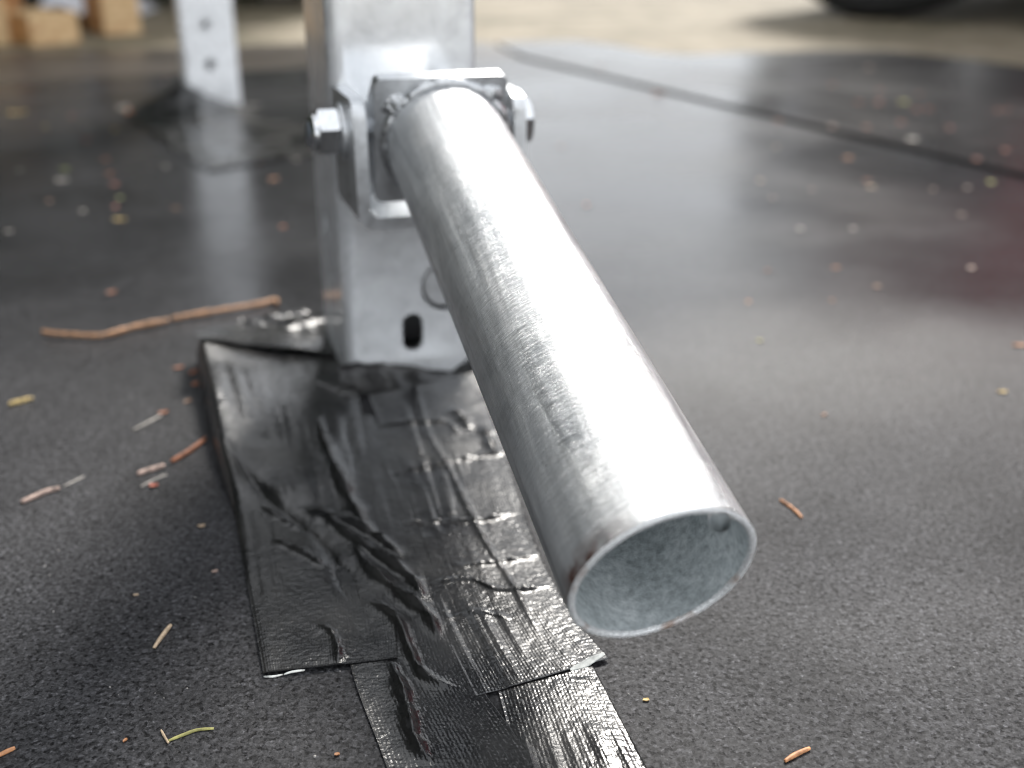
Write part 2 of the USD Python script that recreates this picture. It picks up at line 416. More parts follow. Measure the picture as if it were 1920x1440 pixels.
M['concrete'] = mat('concrete', {
    'g': ('geometry', {}), 'n': ('noise_texture', {'scale': 3.5, 'detail': 7.0, 'roughness': 0.75}),
    'f': ('noise_texture', {'scale': 10.0, 'detail': 6.0, 'roughness': 0.8}),
    'mx': ('mix_color', {'fac': 0.55}),
    'c': ('rgb_ramp', {'ramp': [(0.38, (0.06, 0.055, 0.025)), (0.45, (0.13, 0.11, 0.065)), (0.53, (0.235, 0.198, 0.138)), (0.62, (0.35, 0.30, 0.23))]}),
    'b': ('bump', {'strength': 1.0, 'distance': 0.003}), 'p': ('principled_bsdf', {'roughness': 0.75})},
    [('g.position', 'n.vector'), ('g.position', 'f.vector'), ('n.color', 'mx.a'), ('f.color', 'mx.b'), ('mx.result', 'c.fac'), ('c.color', 'p.base_color'), ('f.fac', 'b.height'), ('b.normal', 'p.normal')])
M['timber'] = mat('timber', {
    'tc': ('texture_coordinate', {}), 'mp': ('mapping', {'scale': (14.0, 90.0, 90.0)}), 'n': ('noise_texture', {'scale': 1.0, 'detail': 3.0, 'distortion': 0.5}),
    'c': ('rgb_ramp', {'ramp': [(0.3, (0.42, 0.25, 0.12)), (0.55, (0.58, 0.41, 0.22)), (0.75, (0.64, 0.47, 0.28))]}),
    'p': ('principled_bsdf', {'roughness': 0.65})}, [('tc.object', 'mp.vector'), ('mp.vector', 'n.vector'), ('n.fac', 'c.fac'), ('c.color', 'p.base_color')])
M['timber_dark'] = plain('timber_dark', (0.44, 0.22, 0.08), 0.7, scale=60)
M['plastic'] = plain('plastic', (0.72, 0.73, 0.77), 0.32, scale=30, vary=0.15)
M['leaf'] = mat('leaf', {
    'oi': ('geometry', {}), 'n': ('noise_texture', {'scale': 7.0, 'detail': 4.0}),
    'c': ('rgb_ramp', {'ramp': [(0.3, (0.012, 0.022, 0.008)), (0.7, (0.045, 0.065, 0.020))]}),
    'p': ('principled_bsdf', {'roughness': 0.6})}, [('oi.position', 'n.vector'), ('n.fac', 'c.fac'), ('c.color', 'p.base_color')])
M['bark'] = plain('bark', (0.06, 0.045, 0.03), 0.85, scale=30)
M['red_paint'] = mat('red_paint', {'p': ('principled_bsdf', {'base_color': (0.40, 0.018, 0.035), 'roughness': 0.3, 'coat_weight': 1.0, 'coat_roughness': 0.04})}, [])
M['black_trim'] = plain('black_trim', (0.012, 0.012, 0.012), 0.6)
M['tyre'] = plain('tyre', (0.008, 0.008, 0.008), 0.75, scale=150, bump=0.0006)
M['rim'] = plain('rim', (0.5, 0.5, 0.52), 0.35, metal=1.0)
M['car_glass'] = mat('car_glass', {'p': ('principled_bsdf', {'base_color': (0.02, 0.025, 0.025), 'roughness': 0.05, 'specular_ior_level': 0.6})}, [])
M['water'] = mat('water', {'p': ('principled_bsdf', {'base_color': (1, 1, 1), 'roughness': 0.0, 'ior': 1.33, 'transmission_weight': 1.0})}, [])
LIT = {'red': (0.42, 0.10, 0.05), 'orange': (0.60, 0.25, 0.08), 'rust': (0.40, 0.13, 0.045), 'yellow': (0.62, 0.44, 0.13), 'tan': (0.60, 0.44, 0.27),
       'green': (0.34, 0.38, 0.09), 'pink': (0.50, 0.34, 0.27), 'pale': (0.46, 0.42, 0.37), 'brown': (0.28, 0.13, 0.055), 'olive': (0.45, 0.42, 0.10), 'twig': (0.46, 0.22, 0.085)}
for k, v in LIT.items():
    M['lit_' + k] = plain('litter_' + k, tuple(0.16 * np.mean(v) + 0.72 * np.array(v)), 0.55, scale=420, vary=0.5)

# ------------------------------------------------------------------ ground, mats, terrain
MAT_T = 0.010
g = 400.0
gm = (np.array([[-g, -g, -MAT_T], [g, -g, -MAT_T], [g, g, -MAT_T], [-g, g, -MAT_T]]), np.array([[0, 1, 2, 3]]))
gp = usdkit.mesh(stage, '/World/pavement', gm, M['concrete'])
tag(gp.GetPrim(), 'sandy pale paving beyond the black mats', kind='structure')


def slab(name, outline, m, label, t=MAT_T, lift=0.0, edge=0.0015):
    p = Polygon(outline)
    v, f = vf(trimesh.creation.extrude_polygon(p, t))
    v[:, 2] += -t + lift
    return solo(name, (v, f), m, label, 'mat', smooth=False)


corner = at(966, 108)[:2]
d1 = at(-10, 156)[:2] - corner; d1 /= np.linalg.norm(d1)
d2 = at(1920, 337)[:2] - corner; d2 /= np.linalg.norm(d2)
GAP = 0.020
front = [corner, corner + d1 * 2.4, corner + d1 * 2.4 + d2 * 3.2, corner + d2 * 3.2]
slab('rubber_mat', front, M['rubber'], 'large wet black rubber mat under the near post and its tape')
off = -d1 * GAP
edge_px = [(930, 80), (1000, 78), (1080, 76), (1150, 84), (1220, 98), (1290, 103), (1400, 98), (1540, 94), (1660, 95), (1780, 107), (1920, 124), (2200, 168)]
edge = [at(x, y)[:2] for x, y in edge_px]
c2 = corner - d1 * GAP
right = [c2 + d2 * 3.0, c2 - d2 * 0.004] + edge + [c2 + d2 * 3.0 + np.array([2.6, 0.5])]
slab('rubber_mat', right, M['rubber_far'], 'second wet black rubber mat beyond the long diagonal joint')
e3 = [at(x, y)[:2] for x, y in [(-700, 100), (-200, 98), (0, 97), (200, 94), (340, 90), (480, 84), (640, 80), (860, 79)]]
c3 = corner - d2 * 0.004
left = [c3 + d1 * 2.4] + e3 + [edge[0] + d1 * 0.01, c2 - d2 * 0.006 + d1 * 0.012, c3]
slab('rubber_mat', left, M['rubber_dusty'], 'dull brownish rubber mat strip behind the rear post, next to the paving')
# ground inside the joint
jl = [corner + d1 * 0.005 + d2 * -0.02, corner + d1 * 0.005 + d2 * 3.0, c2 - d1 * 0.005 + d2 * 3.0, c2 - d1 * 0.005 + d2 * -0.02]
jv = np.array([[*p, -MAT_T + 0.004] for p in jl])
jp = usdkit.mesh(stage, '/World/joint_bed', (jv, np.array([[0, 1, 2, 3]])), M['joint'])
tag(jp.GetPrim(), 'dark damp dirt at the bottom of the joint between the mats', kind='structure')

# ------------------------------------------------------------------ the near post with its hinged arm
base = FL + U * PW / 2 - N * PW / 2
post = Thing('hinged_post', base, 'near square galvanised steel post with a round tube arm hinged to its front', 'post')
outer = rrect(PW, PW, 0.0062); inner = rrect(PW - 0.006, PW - 0.006, 0.0034)
shaft = m3.Manifold.extrude(outer - inner, POST_H, 110)      # rings keep the faces compact


def lateral(p):
    return np.array([(p - base) @ U, (p - base) @ N, p[2]])


def cyl_n(r, p, slot=0.0):
    """a hole through the front wall"""
    sh = Point(0, 0).buffer(r, quad_segs=10) if not slot else Polygon(np.array(sbox(-1e-5, -slot, 1e-5, slot).buffer(r, quad_segs=10).exterior.coords))
    c = m3.Manifold.extrude(section(sh.exterior.coords), 0.012)
    return c.rotate((90, 0, 0)).translate((p[0], 0.006 + PW / 2, p[2]))


# local frame of the shaft: x = U, y = N
slot_p = lateral(on_plane(774, 623, FL, N)); hole_p = lateral(on_plane(836, 536, FL, N))
shaft = shaft - cyl_n(0.0047, slot_p, 0.0041) - cyl_n(0.0114, hole_p)
side_p = lateral(on_plane(611, 420, FL, -U))
shaft = shaft - m3.Manifold.cylinder(0.012, 0.005, 0.005, 24).rotate((0, 90, 0)).translate((-PW / 2 - 0.006, side_p[1], side_p[2]))
post.part('shaft', frame(shaft, base, U, N, Z), M['zinc_post'], 25)

pg_c = on_plane(836, 536, FL, N) - N * 0.0042
pg = m3.Manifold.cylinder(0.0016, 0.0096, 0.0096, 40)
v_, f_ = vf(pg)
post.part('hole_plug', orient((pg_c + v_[:, 0:1] * U + v_[:, 1:2] * Z + v_[:, 2:3] * N, f_)), M['zinc_plate'], 30)

# clevis bracket: bent U plate welded to the front face
cw, ct, cz0, cz1, cd = 0.0684, 0.0050, 0.0845, 0.1345, 0.042
uo = FL + U * (0.0004 + cw / 2)
o2 = sbox(-cw / 2 + 0.008, cz0 + 0.008, cw / 2 - 0.008, cz1 + 0.05).buffer(0.008, quad_segs=6)
i2 = sbox(-cw / 2 + ct + 0.004, cz0 + ct + 0.004, cw / 2 - ct - 0.004, cz1 + 0.07).buffer(0.004, quad_segs=5)
u2 = (o2 - i2).intersection(sbox(-1, -1, 1, cz1))
cl = trimesh.creation.extrude_polygon(u2, cd)            # local x = U, y = Z, z = N
cm = m3.Manifold(m3.Mesh(np.array(cl.vertices, np.float32), np.array(cl.faces, np.uint32)))
# cheeks rounded at their front top corners
prof = Polygon([(-0.001, cz0 - 0.01), (cd, cz0 - 0.01), (cd, cz1 - 0.007), (cd - 0.002, cz1 - 0.002), (cd - 0.007, cz1), (0.004, cz1 + 0.0005), (-0.001, cz1 + 0.0005)])
pm_ = m3.Manifold.extrude(section(prof.exterior.coords), 0.2)
pv, pf = vf(pm_)
pv = np.stack([pv[:, 2] - 0.1, pv[:, 1], pv[:, 0]], 1)   # (n, z, x) -> (x, z, n)
pmm = m3.Manifold(m3.Mesh(pv.astype(np.float32), pf[:, ::-1].astype(np.uint32)))
cm = cm ^ pmm
clv = post.part('clevis_bracket', frame(cm, uo + N * 0.0004, U, Z, N), M['zinc_plate'], 28)
BN, BZ = 0.0205, 0.1195

# plate across the end of the tube
pc = A - AX * 0.006
q = [((on_plane(x, y, A, AX) - A) @ E1, (on_plane(x, y, A, AX) - A) @ E2) for x, y in ((702, 150), (952, 146), (704, 380))]
px0, px1 = q[0][0], q[1][0]; pz1 = max(q[0][1], q[1][1]) ; pz0 = min(q[2][1], -0.020)
plate = m3.Manifold.extrude(rrect(px1 - px0, pz1 - pz0, 0.003), 0.006).translate(((px0 + px1) / 2, (pz0 + pz1) / 2, 0))
capp = post.part('pivot_plate', frame(orient(frame(plate, pc, E1, E2, AX)), np.zeros(3), *np.eye(3)), M['zinc_plate'], 28)
# two lugs behind the plate, round the bolt
for s in (-1, 1):
    ux = (px0 + 0.0028) if s < 0 else (px1 - 0.0028)
    bolt_c = FL + N * BN + Z * BZ + U * PW / 2
    rel = bolt_c - pc
    by, bz = rel @ E2, -(rel @ AX)
    lug = Polygon([(0, pz0 + 0.002), (0, pz1 - 0.001), (bz, by + 0.011), (bz, by - 0.011)]).union(Point(bz, by).buffer(0.011, quad_segs=8))
    lm = m3.Manifold.extrude(section(lug.exterior.coords), 0.005)
    lv, lf = vf(lm)
    P = pc + (lv[:, 2:3] - 0.0025 + ux) * E1 + lv[:, 1:2] * E2 - lv[:, 0:1] * AX
    post.part('lug', orient((P, lf)), M['zinc_plate'], 28)
# weld round the foot of the tube, with lumps and spatter
nu, nv = 160, 18
th = np.arange(nu) / nu * 2 * np.pi; ph = np.linspace(0, 2 * np.pi, nv)
TH, PH = np.meshgrid(th, ph, indexing='ij')
nz = fbm2(np.cos(TH) * 7, np.sin(TH) * 7, 2.0) + 0.12 * np.sin(TH * 36 + 2 * np.sin(TH * 5))
mr = 0.0022 + 0.0007 * fbm2(np.cos(TH) * 3, np.sin(TH) * 3, 5.0) + 0.00028 * nz
mr = mr * (1 + 0.10 * fbm2(np.cos(TH) * 16 + np.cos(PH), np.sin(TH) * 16 + np.sin(PH), 9.0))
rad = R + 0.0006 + mr * np.cos(PH)
w = A + (mr * np.sin(PH) * 1.1 + 0.0006)[..., None] * AX + (rad * np.cos(TH))[..., None] * E1 + (rad * np.sin(TH))[..., None] * E2
post.part('weld_bead', orient((w.reshape(-1, 3), np.vstack([grid_faces(nu, nv, True)[:, [0, 1, 2]], grid_faces(nu, nv, True)[:, [0, 2, 3]]]))), M['zinc_weld'], True, under=capp)
for (x, y, r_) in ((px0 + 0.0085, pz1 - 0.011, 0.0050), (px1 - 0.007, pz1 - 0.008, 0.0045), (px0 + 0.02, pz1 - 0.004, 0.0032), (px1 - 0.004, pz1 - 0.02, 0.003)):
    s = trimesh.creation.icosphere(4, r_)
    d = FB(s.vertices * 300 + x * 900, octaves=3)
    s.vertices *= (1 + 0.35 * d)[:, None]
    s.vertices[:, 2] *= 0.5
    post.part('weld_blob', frame(s, A + E1 * x + E2 * y, E1, E2, AX), M['zinc_weld'], True, under=capp)

# the arm: outer wall, cut rim, bore
RI = R - 0.0018
_p = CAM - B; _p = _p - AX * (_p @ AX); _p /= np.linalg.norm(_p)
_ca, _sa = _p @ E1, _p @ E2


def skew(cosv, sinv):
    """the end of the arm is sawn a few degrees out of square"""
    return 0.135 * R * (cosv * _ca + sinv * _sa)



nu, nv = 181, 150
th = np.linspace(0, 2 * np.pi, nu); tt = np.linspace(0, 1, nv)
TH, TT = np.meshgrid(th, tt, indexing='ij')
wob = 0.00032 * fbm2(np.cos(TH) * 2.8, np.sin(TH) * 2.8 + TT * 1.6, 0.3, 2) + 0.00010 * fbm2(np.cos(TH) * 7, np.sin(TH) * 7 + TT * 3, 4.0, 2)
rad = R + wob
v = A + (TT * (LEN + skew(np.cos(TH), np.sin(TH))))[..., None] * AX + (rad * np.cos(TH))[..., None] * E1 + (rad * np.sin(TH))[..., None] * E2
uv = np.stack([TH / (2 * np.pi), TT], -1).reshape(-1, 2)
fq = grid_faces(nu, nv)
fq = np.vstack([fq[:, [0, 1, 2]], fq[:, [0, 2, 3]]])
vv = v.reshape(-1, 3)
nrm = np.cross(vv[fq[0, 1]] - vv[fq[0, 0]], vv[fq[0, 2]] - vv[fq[0, 0]])
if nrm @ (vv[fq[0, 0]] - A - AX * ((vv[fq[0, 0]] - A) @ AX)) < 0: fq = fq[:, ::-1]
arm = post.part('tube_arm', (vv, fq), M['zinc_arm'], True, uv)
nr = 240
th = np.arange(nr) / nr * 2 * np.pi
rows = []
for (rr_, dz) in ((R, 0.0), (R - 0.00025, 0.00035), (R - 0.0006, 0.0005), (RI + 0.0006, 0.0005), (RI + 0.0002, 0.0003), (RI, -0.0006)):
    j = 0.00010 * fbm2(np.cos(th) * 60, np.sin(th) * 60, rr_ * 5000) if dz else 0 * th
    if rr_ == R: j = 0 * th
    k = 0.00016 * fbm2(np.cos(th) * 45, np.sin(th) * 45, 3.3) if rr_ < RI + 0.0005 else 0 * th
    rows.append(A + (LEN + dz + j + skew(np.cos(th), np.sin(th)))[:, None] * AX + ((rr_ - k) * np.cos(th))[:, None] * E1 + ((rr_ - k) * np.sin(th))[:, None] * E2)
rv = np.stack(rows, 1).reshape(-1, 3)
rf = grid_faces(nr, len(rows), True)
post.part('cut_rim', (rv, np.vstack([rf[:, [0, 1, 2]], rf[:, [0, 2, 3]]])), M['cut_edge'], True, under=arm)
nb = 40
tb = np.linspace(0.02, 1.0, nb)
TH, TB = np.meshgrid(th, tb, indexing='ij')
bv = A + (TB * (LEN - 0.0004 + skew(np.cos(TH), np.sin(TH))))[..., None] * AX + RI * (np.cos(TH)[..., None] * E1 + np.sin(TH)[..., None] * E2)
bf = grid_faces(nr, nb, True)
post.part('bore', (bv.reshape(-1, 3), np.vstack([bf[:, [0, 1, 2]], bf[:, [0, 2, 3]]])), M['zinc_bore'], True, under=arm)

# hinge bolt
bc = FL + N * BN + Z * BZ


def along_u(m, u0):
    """a shape made along +z, laid along +U from u0"""
    v, f = vf(m)
    return orient((bc + U * u0 + v[:, 2:3] * U + v[:, 0:1] * N + v[:, 1:2] * Z, f))


def hexa(af, h, ch=0.0012):
    r = af / 2 / math.cos(math.pi / 6)
    hx = m3.Manifold.cylinder(h, r, r, 6).rotate((0, 0, 14))
    k = m3.Manifold.revolve(section([(0, 0), (r - ch * 0.9, 0), (r, ch * 0.55), (r, h - ch * 0.55), (r - ch * 0.9, h), (0, h)]), 48)
    return hx ^ k


pitch = 0.0015
zz = np.linspace(0, 0.0155, 63)
prof = [(0, 0)] + [(0.0050 - (0.0006 if i % 2 else 0.0), z) for i, z in enumerate(zz)] + [(0.0048, 0.0165), (0.0048, 0.089), (0, 0.089)]
prof[1] = (0.0042, 0)
bolt = post.part('bolt', along_u(m3.Manifold.revolve(section(prof), 32), -0.0142), M['zinc_thread'], 20)
post.part('washer', along_u(m3.Manifold.cylinder(0.0018, 0.0112, 0.0112, 40), -0.0016), M['zinc_plate'], 28, under=bolt)
nut = hexa(0.0170, 0.0085)
nut = nut + m3.Manifold.revolve(section([(0, -0.003), (0.0062, -0.003), (0.0074, -0.0015), (0.0076, 0.001), (0, 0.001)]), 40)
post.part('nut', along_u(nut, -0.0102), M['zinc_bolt'], 28, under=bolt)
post.part('washer', along_u(m3.Manifold.cylinder(0.0016, 0.0105, 0.0105, 40), 0.0690), M['zinc_plate'], 28, under=bolt)
post.part('bolt_head', along_u(hexa(0.0170, 0.0062), 0.0707), M['zinc_bolt'], 28, under=bolt)

# drop of rain hanging from the inner lip of the tube
dp = on_plane(1328, 972, B, AX)
dp_dir = dp - B; dp_dir -= AX * (dp_dir @ AX); dp_dir /= np.linalg.norm(dp_dir)
top = B + dp_dir * RI + AX * (skew(dp_dir @ E1, dp_dir @ E2) + 0.0004)
s = trimesh.creation.icosphere(3, 0.0025)
s.vertices[:, 2] *= np.where(s.vertices[:, 2] > 0, 0.9, 1.15)
s.vertices += top + np.array([0, 0, -0.0010])
solo('water_drop', s, M['water'], 'clear water drop hanging inside the top rim of the tube arm', 'water drop', smooth=True)

# ------------------------------------------------------------------ the rear post
fp0 = at(352, 190); fp1 = at(455, 207)
rc = (at(404, 200)); yaw = math.atan2(-rc[0], rc[1]) + math.radians(4)
U2 = np.array([math.cos(yaw), math.sin(yaw), 0]); N2 = np.array([math.sin(yaw), -math.cos(yaw), 0])
W2 = 0.0575
b2 = rc - N2 * W2 / 2
far = Thing('perforated_post', b2, 'rear galvanised steel post with bolt holes, standing behind left in its tape', 'post')
sh2 = m3.Manifold.extrude(rrect(W2, W2, 0.005) - rrect(W2 - 0.006, W2 - 0.006, 0.002), POST_H, 60)
for x, y, r_ in ((385, 45, 0.0048), (394, 121, 0.0055), (376, -40, 0.0048)):
    p = on_plane(x, y, rc, N2)
    l = np.array([(p - b2) @ U2, 0, p[2]])
    sh2 = sh2 - m3.Manifold.extrude(m3.CrossSection.circle(r_, 24), 0.02).rotate((90, 0, 0)).translate((l[0], 0.01 + W2 / 2, l[2]))
far.part('shaft', frame(sh2, b2, U2, N2, Z), M['zinc_far'], 25)

# ------------------------------------------------------------------ tape
def crease_field(X, Y, creases):
    h = np.zeros_like(X)
    for pts, amp, wid in creases:
        p = smoothline([at(x, y, 0.003)[:2] for x, y in pts], 40)
        d2 = np.full(X.shape, 1e9); tt = np.zeros_like(X)
        for i in range(len(p) - 1):
            e = p[i + 1] - p[i]; L2 = e @ e + 1e-15
            t = np.clip(((X - p[i, 0]) * e[0] + (Y - p[i, 1]) * e[1]) / L2, 0, 1)
            dd = (X - p[i, 0] - t * e[0]) ** 2 + (Y - p[i, 1] - t * e[1]) ** 2
            m = dd < d2
            d2 = np.where(m, dd, d2); tt = np.where(m, (i + t) / (len(p) - 1), tt)
        fade = np.clip(np.minimum(tt, 1 - tt) * 5 + 0.25, 0, 1)
        w = wid * 1e-3 * (0.62 + 0.25 * fbm2(tt * 7, tt * 0, amp * 9.7, 2))
        d = np.sqrt(d2)
        am = 1.15 * amp * 1e-3 * fade * np.clip(0.8 + 0.45 * fbm2(tt * 9, tt * 0, amp * 3.1 + wid, 2), 0.25, 1.5)
        h += am * (np.exp(-(d / w) ** 1.15) + 0.25 * np.exp(-(d / (3.2 * w)) ** 2))
    return h


def tape(left, right, base_mm, label, creases=(), seed=0.0, ribs=0.18, cross=0.2, controls=None, step=0.0007, group=None, flaps=(), lump=0.3, skirt=0.0):
    """a strip of tape: edges in (px, py, height in mm); returns its thing"""
    Lw = np.array([at(x, y, h * 1e-3) for x, y, h in left]); Rw = np.array([at(x, y, h * 1e-3) for x, y, h in right])
    length = np.linalg.norm(np.diff(Lw[:, :2], axis=0), axis=1).sum(); width = np.linalg.norm(Lw[:, :2] - Rw[: len(Lw), :2][: len(Lw)], axis=1).mean() if len(Lw) == len(Rw) else 0.045
    nt = int(length / step); ns = int(max(width, 0.02) / step)
    Lp = smoothline(Lw, nt); Rp = smoothline(Rw, nt)
    s = np.linspace(0, 1, ns)
    X = Lp[None, :, 0] * (1 - s)[:, None] + Rp[None, :, 0] * s[:, None]
    Y = Lp[None, :, 1] * (1 - s)[:, None] + Rp[None, :, 1] * s[:, None]
    H = Lp[None, :, 2] * (1 - s)[:, None] + Rp[None, :, 2] * s[:, None]
    if controls:
        from scipy.interpolate import RBFInterpolator
        cp = np.array([[*at(x, y, h * 1e-3)[:2], h * 1e-3] for x, y, h in list(controls) + list(left) + list(right)])
        H = RBFInterpolator(cp[:, :2], cp[:, 2], kernel='linear', smoothing=1e-7, neighbors=None)(np.stack([X.ravel(), Y.ravel()], 1)).reshape(X.shape)
        H = np.maximum(H, 0.0003)
    ss = s[:, None] * width * np.ones_like(X); tt = np.linspace(0, length, nt)[None, :] * np.ones_like(X)
    edge = np.minimum(1, np.minimum(s, 1 - s) * 12)[:, None] * 0.8 + 0.2
    rib = fbm2(ss * 330, tt * 22, seed, 2); rib = np.clip(rib * 1.8, -1, 1)
    crs = fbm2(ss * 26, tt * 210, seed + 9, 2); crs = np.clip(np.abs(crs) * -2 + 0.35, 0, 1)
    gate = np.clip(fbm2(ss * 28, tt * 28, seed + 3, 2) * 2 + 0.55, 0.1, 1)
    H = H + base_mm * 1e-3 + edge * 1e-3 * (ribs * rib * gate + cross * crs * gate + lump * fbm2(ss * 55, tt * 40, seed + 5, 3))
    H = H + crease_field(X, Y, creases)
    H = np.maximum(H, base_mm * 1e-3 * 0.8)
    if skirt:
        k = np.clip(s * width / 0.003, 0, 1)[:, None]
        H = base_mm * 1e-3 + (H - base_mm * 1e-3) * (1 - skirt + skirt * k ** 0.5)
    top = np.stack([X, Y, H], -1)
    bot = top.copy(); bot[..., 2] -= 0.00022
    n = ns * nt
    fg = grid_faces(ns, nt)
    f1 = np.vstack([fg[:, [0, 1, 2]], fg[:, [0, 2, 3]]])
    a, b, c = top[0, 0], top[1, 0], top[1, 1]
    if np.cross(b - a, c - a)[2] < 0: f1 = f1[:, ::-1]
    idx = np.arange(n).reshape(ns, nt)
    ring = np.r_[idx[0, :-1], idx[:-1, -1], idx[-1, :0:-1], idx[:0:-1, 0]]
    r2 = np.roll(ring, -1)
    side = np.vstack([np.stack([ring, r2, r2 + n], 1), np.stack([ring, r2 + n, ring + n], 1)])
    V = np.vstack([top.reshape(-1, 3), bot.reshape(-1, 3)])
    Fc = np.vstack([f1, f1[:, ::-1] + n, side])
    UVs = np.stack([ss.ravel(), tt.ravel()], 1); UVs = np.vstack([UVs, UVs])
    c0 = np.array([X.mean(), Y.mean(), 0.0])
    th_ = Thing('tape_strip', c0, label, 'tape', group)
    th_.part('film', (V, Fc), M['tape'], True, UVs)
    return th_, top


cre_c = [([(595, 790), (621, 865), (653, 932), (691, 994)], 2.6, 2.2), ([(578, 957), (670, 986), (749, 1032)], 2.2, 1.5),
         ([(620, 973), (678, 1019), (774, 1082), (790, 1110)], 2.8, 1.5), ([(670, 1027), (695, 1065), (762, 1115), (800, 1144), (820, 1186)], 2.6, 1.6),
         ([(695, 1123), (745, 1157), (770, 1215), (795, 1257), (853, 1278)], 1.9, 1.5), ([(735, 1235), (762, 1311), (778, 1378), (803, 1411)], 2.6, 1.6),
         ([(516, 1011), (557, 1027), (605, 1055)], 1.4, 1.2), ([(587, 1161), (620, 1177), (632, 1236)], 1.2, 1.2), ([(485, 945), (520, 965), (565, 990)], 1.0, 1.2)]
cross_b = [([(728, 886), (837, 861), (945, 844)], 1.0, 0.7), ([(737, 977), (812, 969), (882, 969), (955, 955)], 1.3, 0.7), ([(860, 1052), (941, 1044), (1003, 1032)], 1.0, 0.6),
           ([(787, 1094), (878, 1077), (937, 1098), (1025, 1090)], 1.3, 0.6), ([(840, 1150), (890, 1138), (950, 1150)], 0.9, 0.6),
           ([(782, 732), (800, 800), (850, 890), (900, 990), (974, 1110), (1010, 1180)], 0.9, 0.7), ([(760, 760), (790, 850)], 0.8, 0.7),
           ([(905, 800), (930, 850)], 1.6, 1.3), ([(850, 770), (880, 800)], 1.4, 1.6), ([(690, 800), (830, 790), (860, 812)], 0.9, 0.8)]

# longest strip underneath, running out of the picture
tape([(780, 800, .3), (870, 1050, .3), (935, 1300, .3), (985, 1480, .3), (1010, 1560, .3)], [(905, 800, .3), (1005, 1030, .3), (1115, 1255, .3), (1212, 1440, .3), (1275, 1560, .3)], 0.35,
     'lowest black tape strip running out of the bottom of the photo below the tube end', seed=31.0, ribs=0.34, cross=0.20, lump=0.14)
tape([(590, 780, 1.5), (630, 1000, .8), (655, 1240, .5), (725, 1440, .3), (765, 1560, .3)], [(725, 780, 1.5), (790, 1000, .8), (872, 1240, .5), (1005, 1440, .3), (1060, 1560, .3)], 0.55,
     'middle black tape strip with long raised folds, between the left and right strips', creases=cre_c[:6], seed=12.0, ribs=0.16, cross=0.10, lump=0.22)
tb_, top_b = tape([(692, 744, 4.5), (712, 800, 2.0), (725, 860, .8), (775, 1040, .4), (835, 1190, .3), (893, 1309, .3)], [(900, 700, 6.0), (922, 780, 2.6), (945, 845, 1.1), (1010, 1035, .5), (1078, 1160, .4), (1142, 1238, .5)], 0.8,
                  'right black tape strip in front of the near post, cut off beside the tube end', creases=cross_b, seed=4.0, ribs=0.36, cross=0.26, lump=0.25)
ctrl = [(420, 680, 14.5), (470, 670, 11), (530, 665, 7.5), (600, 660, 6), (440, 760, 13), (480, 750, 11), (540, 740, 7.5), (600, 760, 5), (450, 840, 9.5), (500, 830, 7), (560, 820, 5), (640, 820, 3.5), (470, 900, 4.5), (530, 920, 4), (600, 920, 3), (480, 960, 1.4), (540, 1000, 1.4), (620, 1060, 1.2), (520, 1150, .5), (600, 1200, .4)]
ta_, top_a = tape([(362, 632, 20), (384, 730, 17), (406, 835, 12), (434, 940, 2.6), (466, 1110, .6), (494, 1266, .5)], [(640, 655, 5.5), (672, 740, 4), (690, 850, 3), (705, 960, 1.8), (735, 1100, .8), (745, 1238, .6)], 1.1,
                  'left black tape strip raised to a shiny corner beside the near post', creases=cre_c + [([(405, 838), (455, 890), (520, 950), (600, 1010), (650, 1090), (685, 1180)], -1.6, 3.0), ([(590, 730), (640, 742), (690, 752)], 1.2, 1.0)],
                  seed=21.0, ribs=0.26, cross=0.16, controls=ctrl, lump=0.25, skirt=0.85)
# back strip, crumpled, behind the raised corner
tape([(364, 622, 14), (420, 612, 11), (480, 604, 8), (540, 594, 7), (612, 586, 8)], [(366, 638, 20.2), (430, 643, 17), (500, 650, 13), (570, 658, 9.4), (640, 670, 6.4)], 1.2,
     'short crumpled black tape strip between the raised corner and the near post', creases=[([(500, 622), (560, 606), (608, 600)], 1.5, 1.4), ([(540, 640), (590, 625), (625, 618)], 1.6, 1.4), ([(440, 628), (500, 634)], 1.5, 1.6), ([(470, 612), (530, 622), (590, 640)], 1.8, 1.2)],
     seed=41.0, ribs=0.25, cross=0.3, lump=0.45, step=0.0008)
# white curled ends of tape film
for (pts, lab, par) in (([(1070, 1256, 2.4), (1098, 1250, 3.2), (1118, 1238, 4.6), (1134, 1226, 5.8)], 'pale curled end', tb_), ([(494, 1268, 1.4), (508, 1269, 2.2), (530, 1264, 1.2)], 'pale torn end', ta_), ([(532, 1264, 1.4), (548, 1260, 1.9), (572, 1256, 1.2)], 'pale torn end', ta_)):
    p = np.array([at(x, y, h * 1e-3) for x, y, h in pts])
    p = smoothline(p, 14)
    wd = np.sin(np.linspace(0.25, 2.9, 14)) * (0.0024 if len(pts) > 3 else 0.0005)
    dirv = np.array([-0.25, 0.75, 0.35])
    V = np.vstack([p, p + wd[:, None] * dirv]); nP = 14
    k = np.arange(nP - 1)
    par.part('curled_end', orient(join((V, np.stack([k, k + 1, k + 1 + nP, k + nP], 1)), (V - np.array([0, 0, 0.0003]), np.stack([k + nP, k + nP + 1, k + 1, k], 1)))), M['tape_white'], True, label=lab)

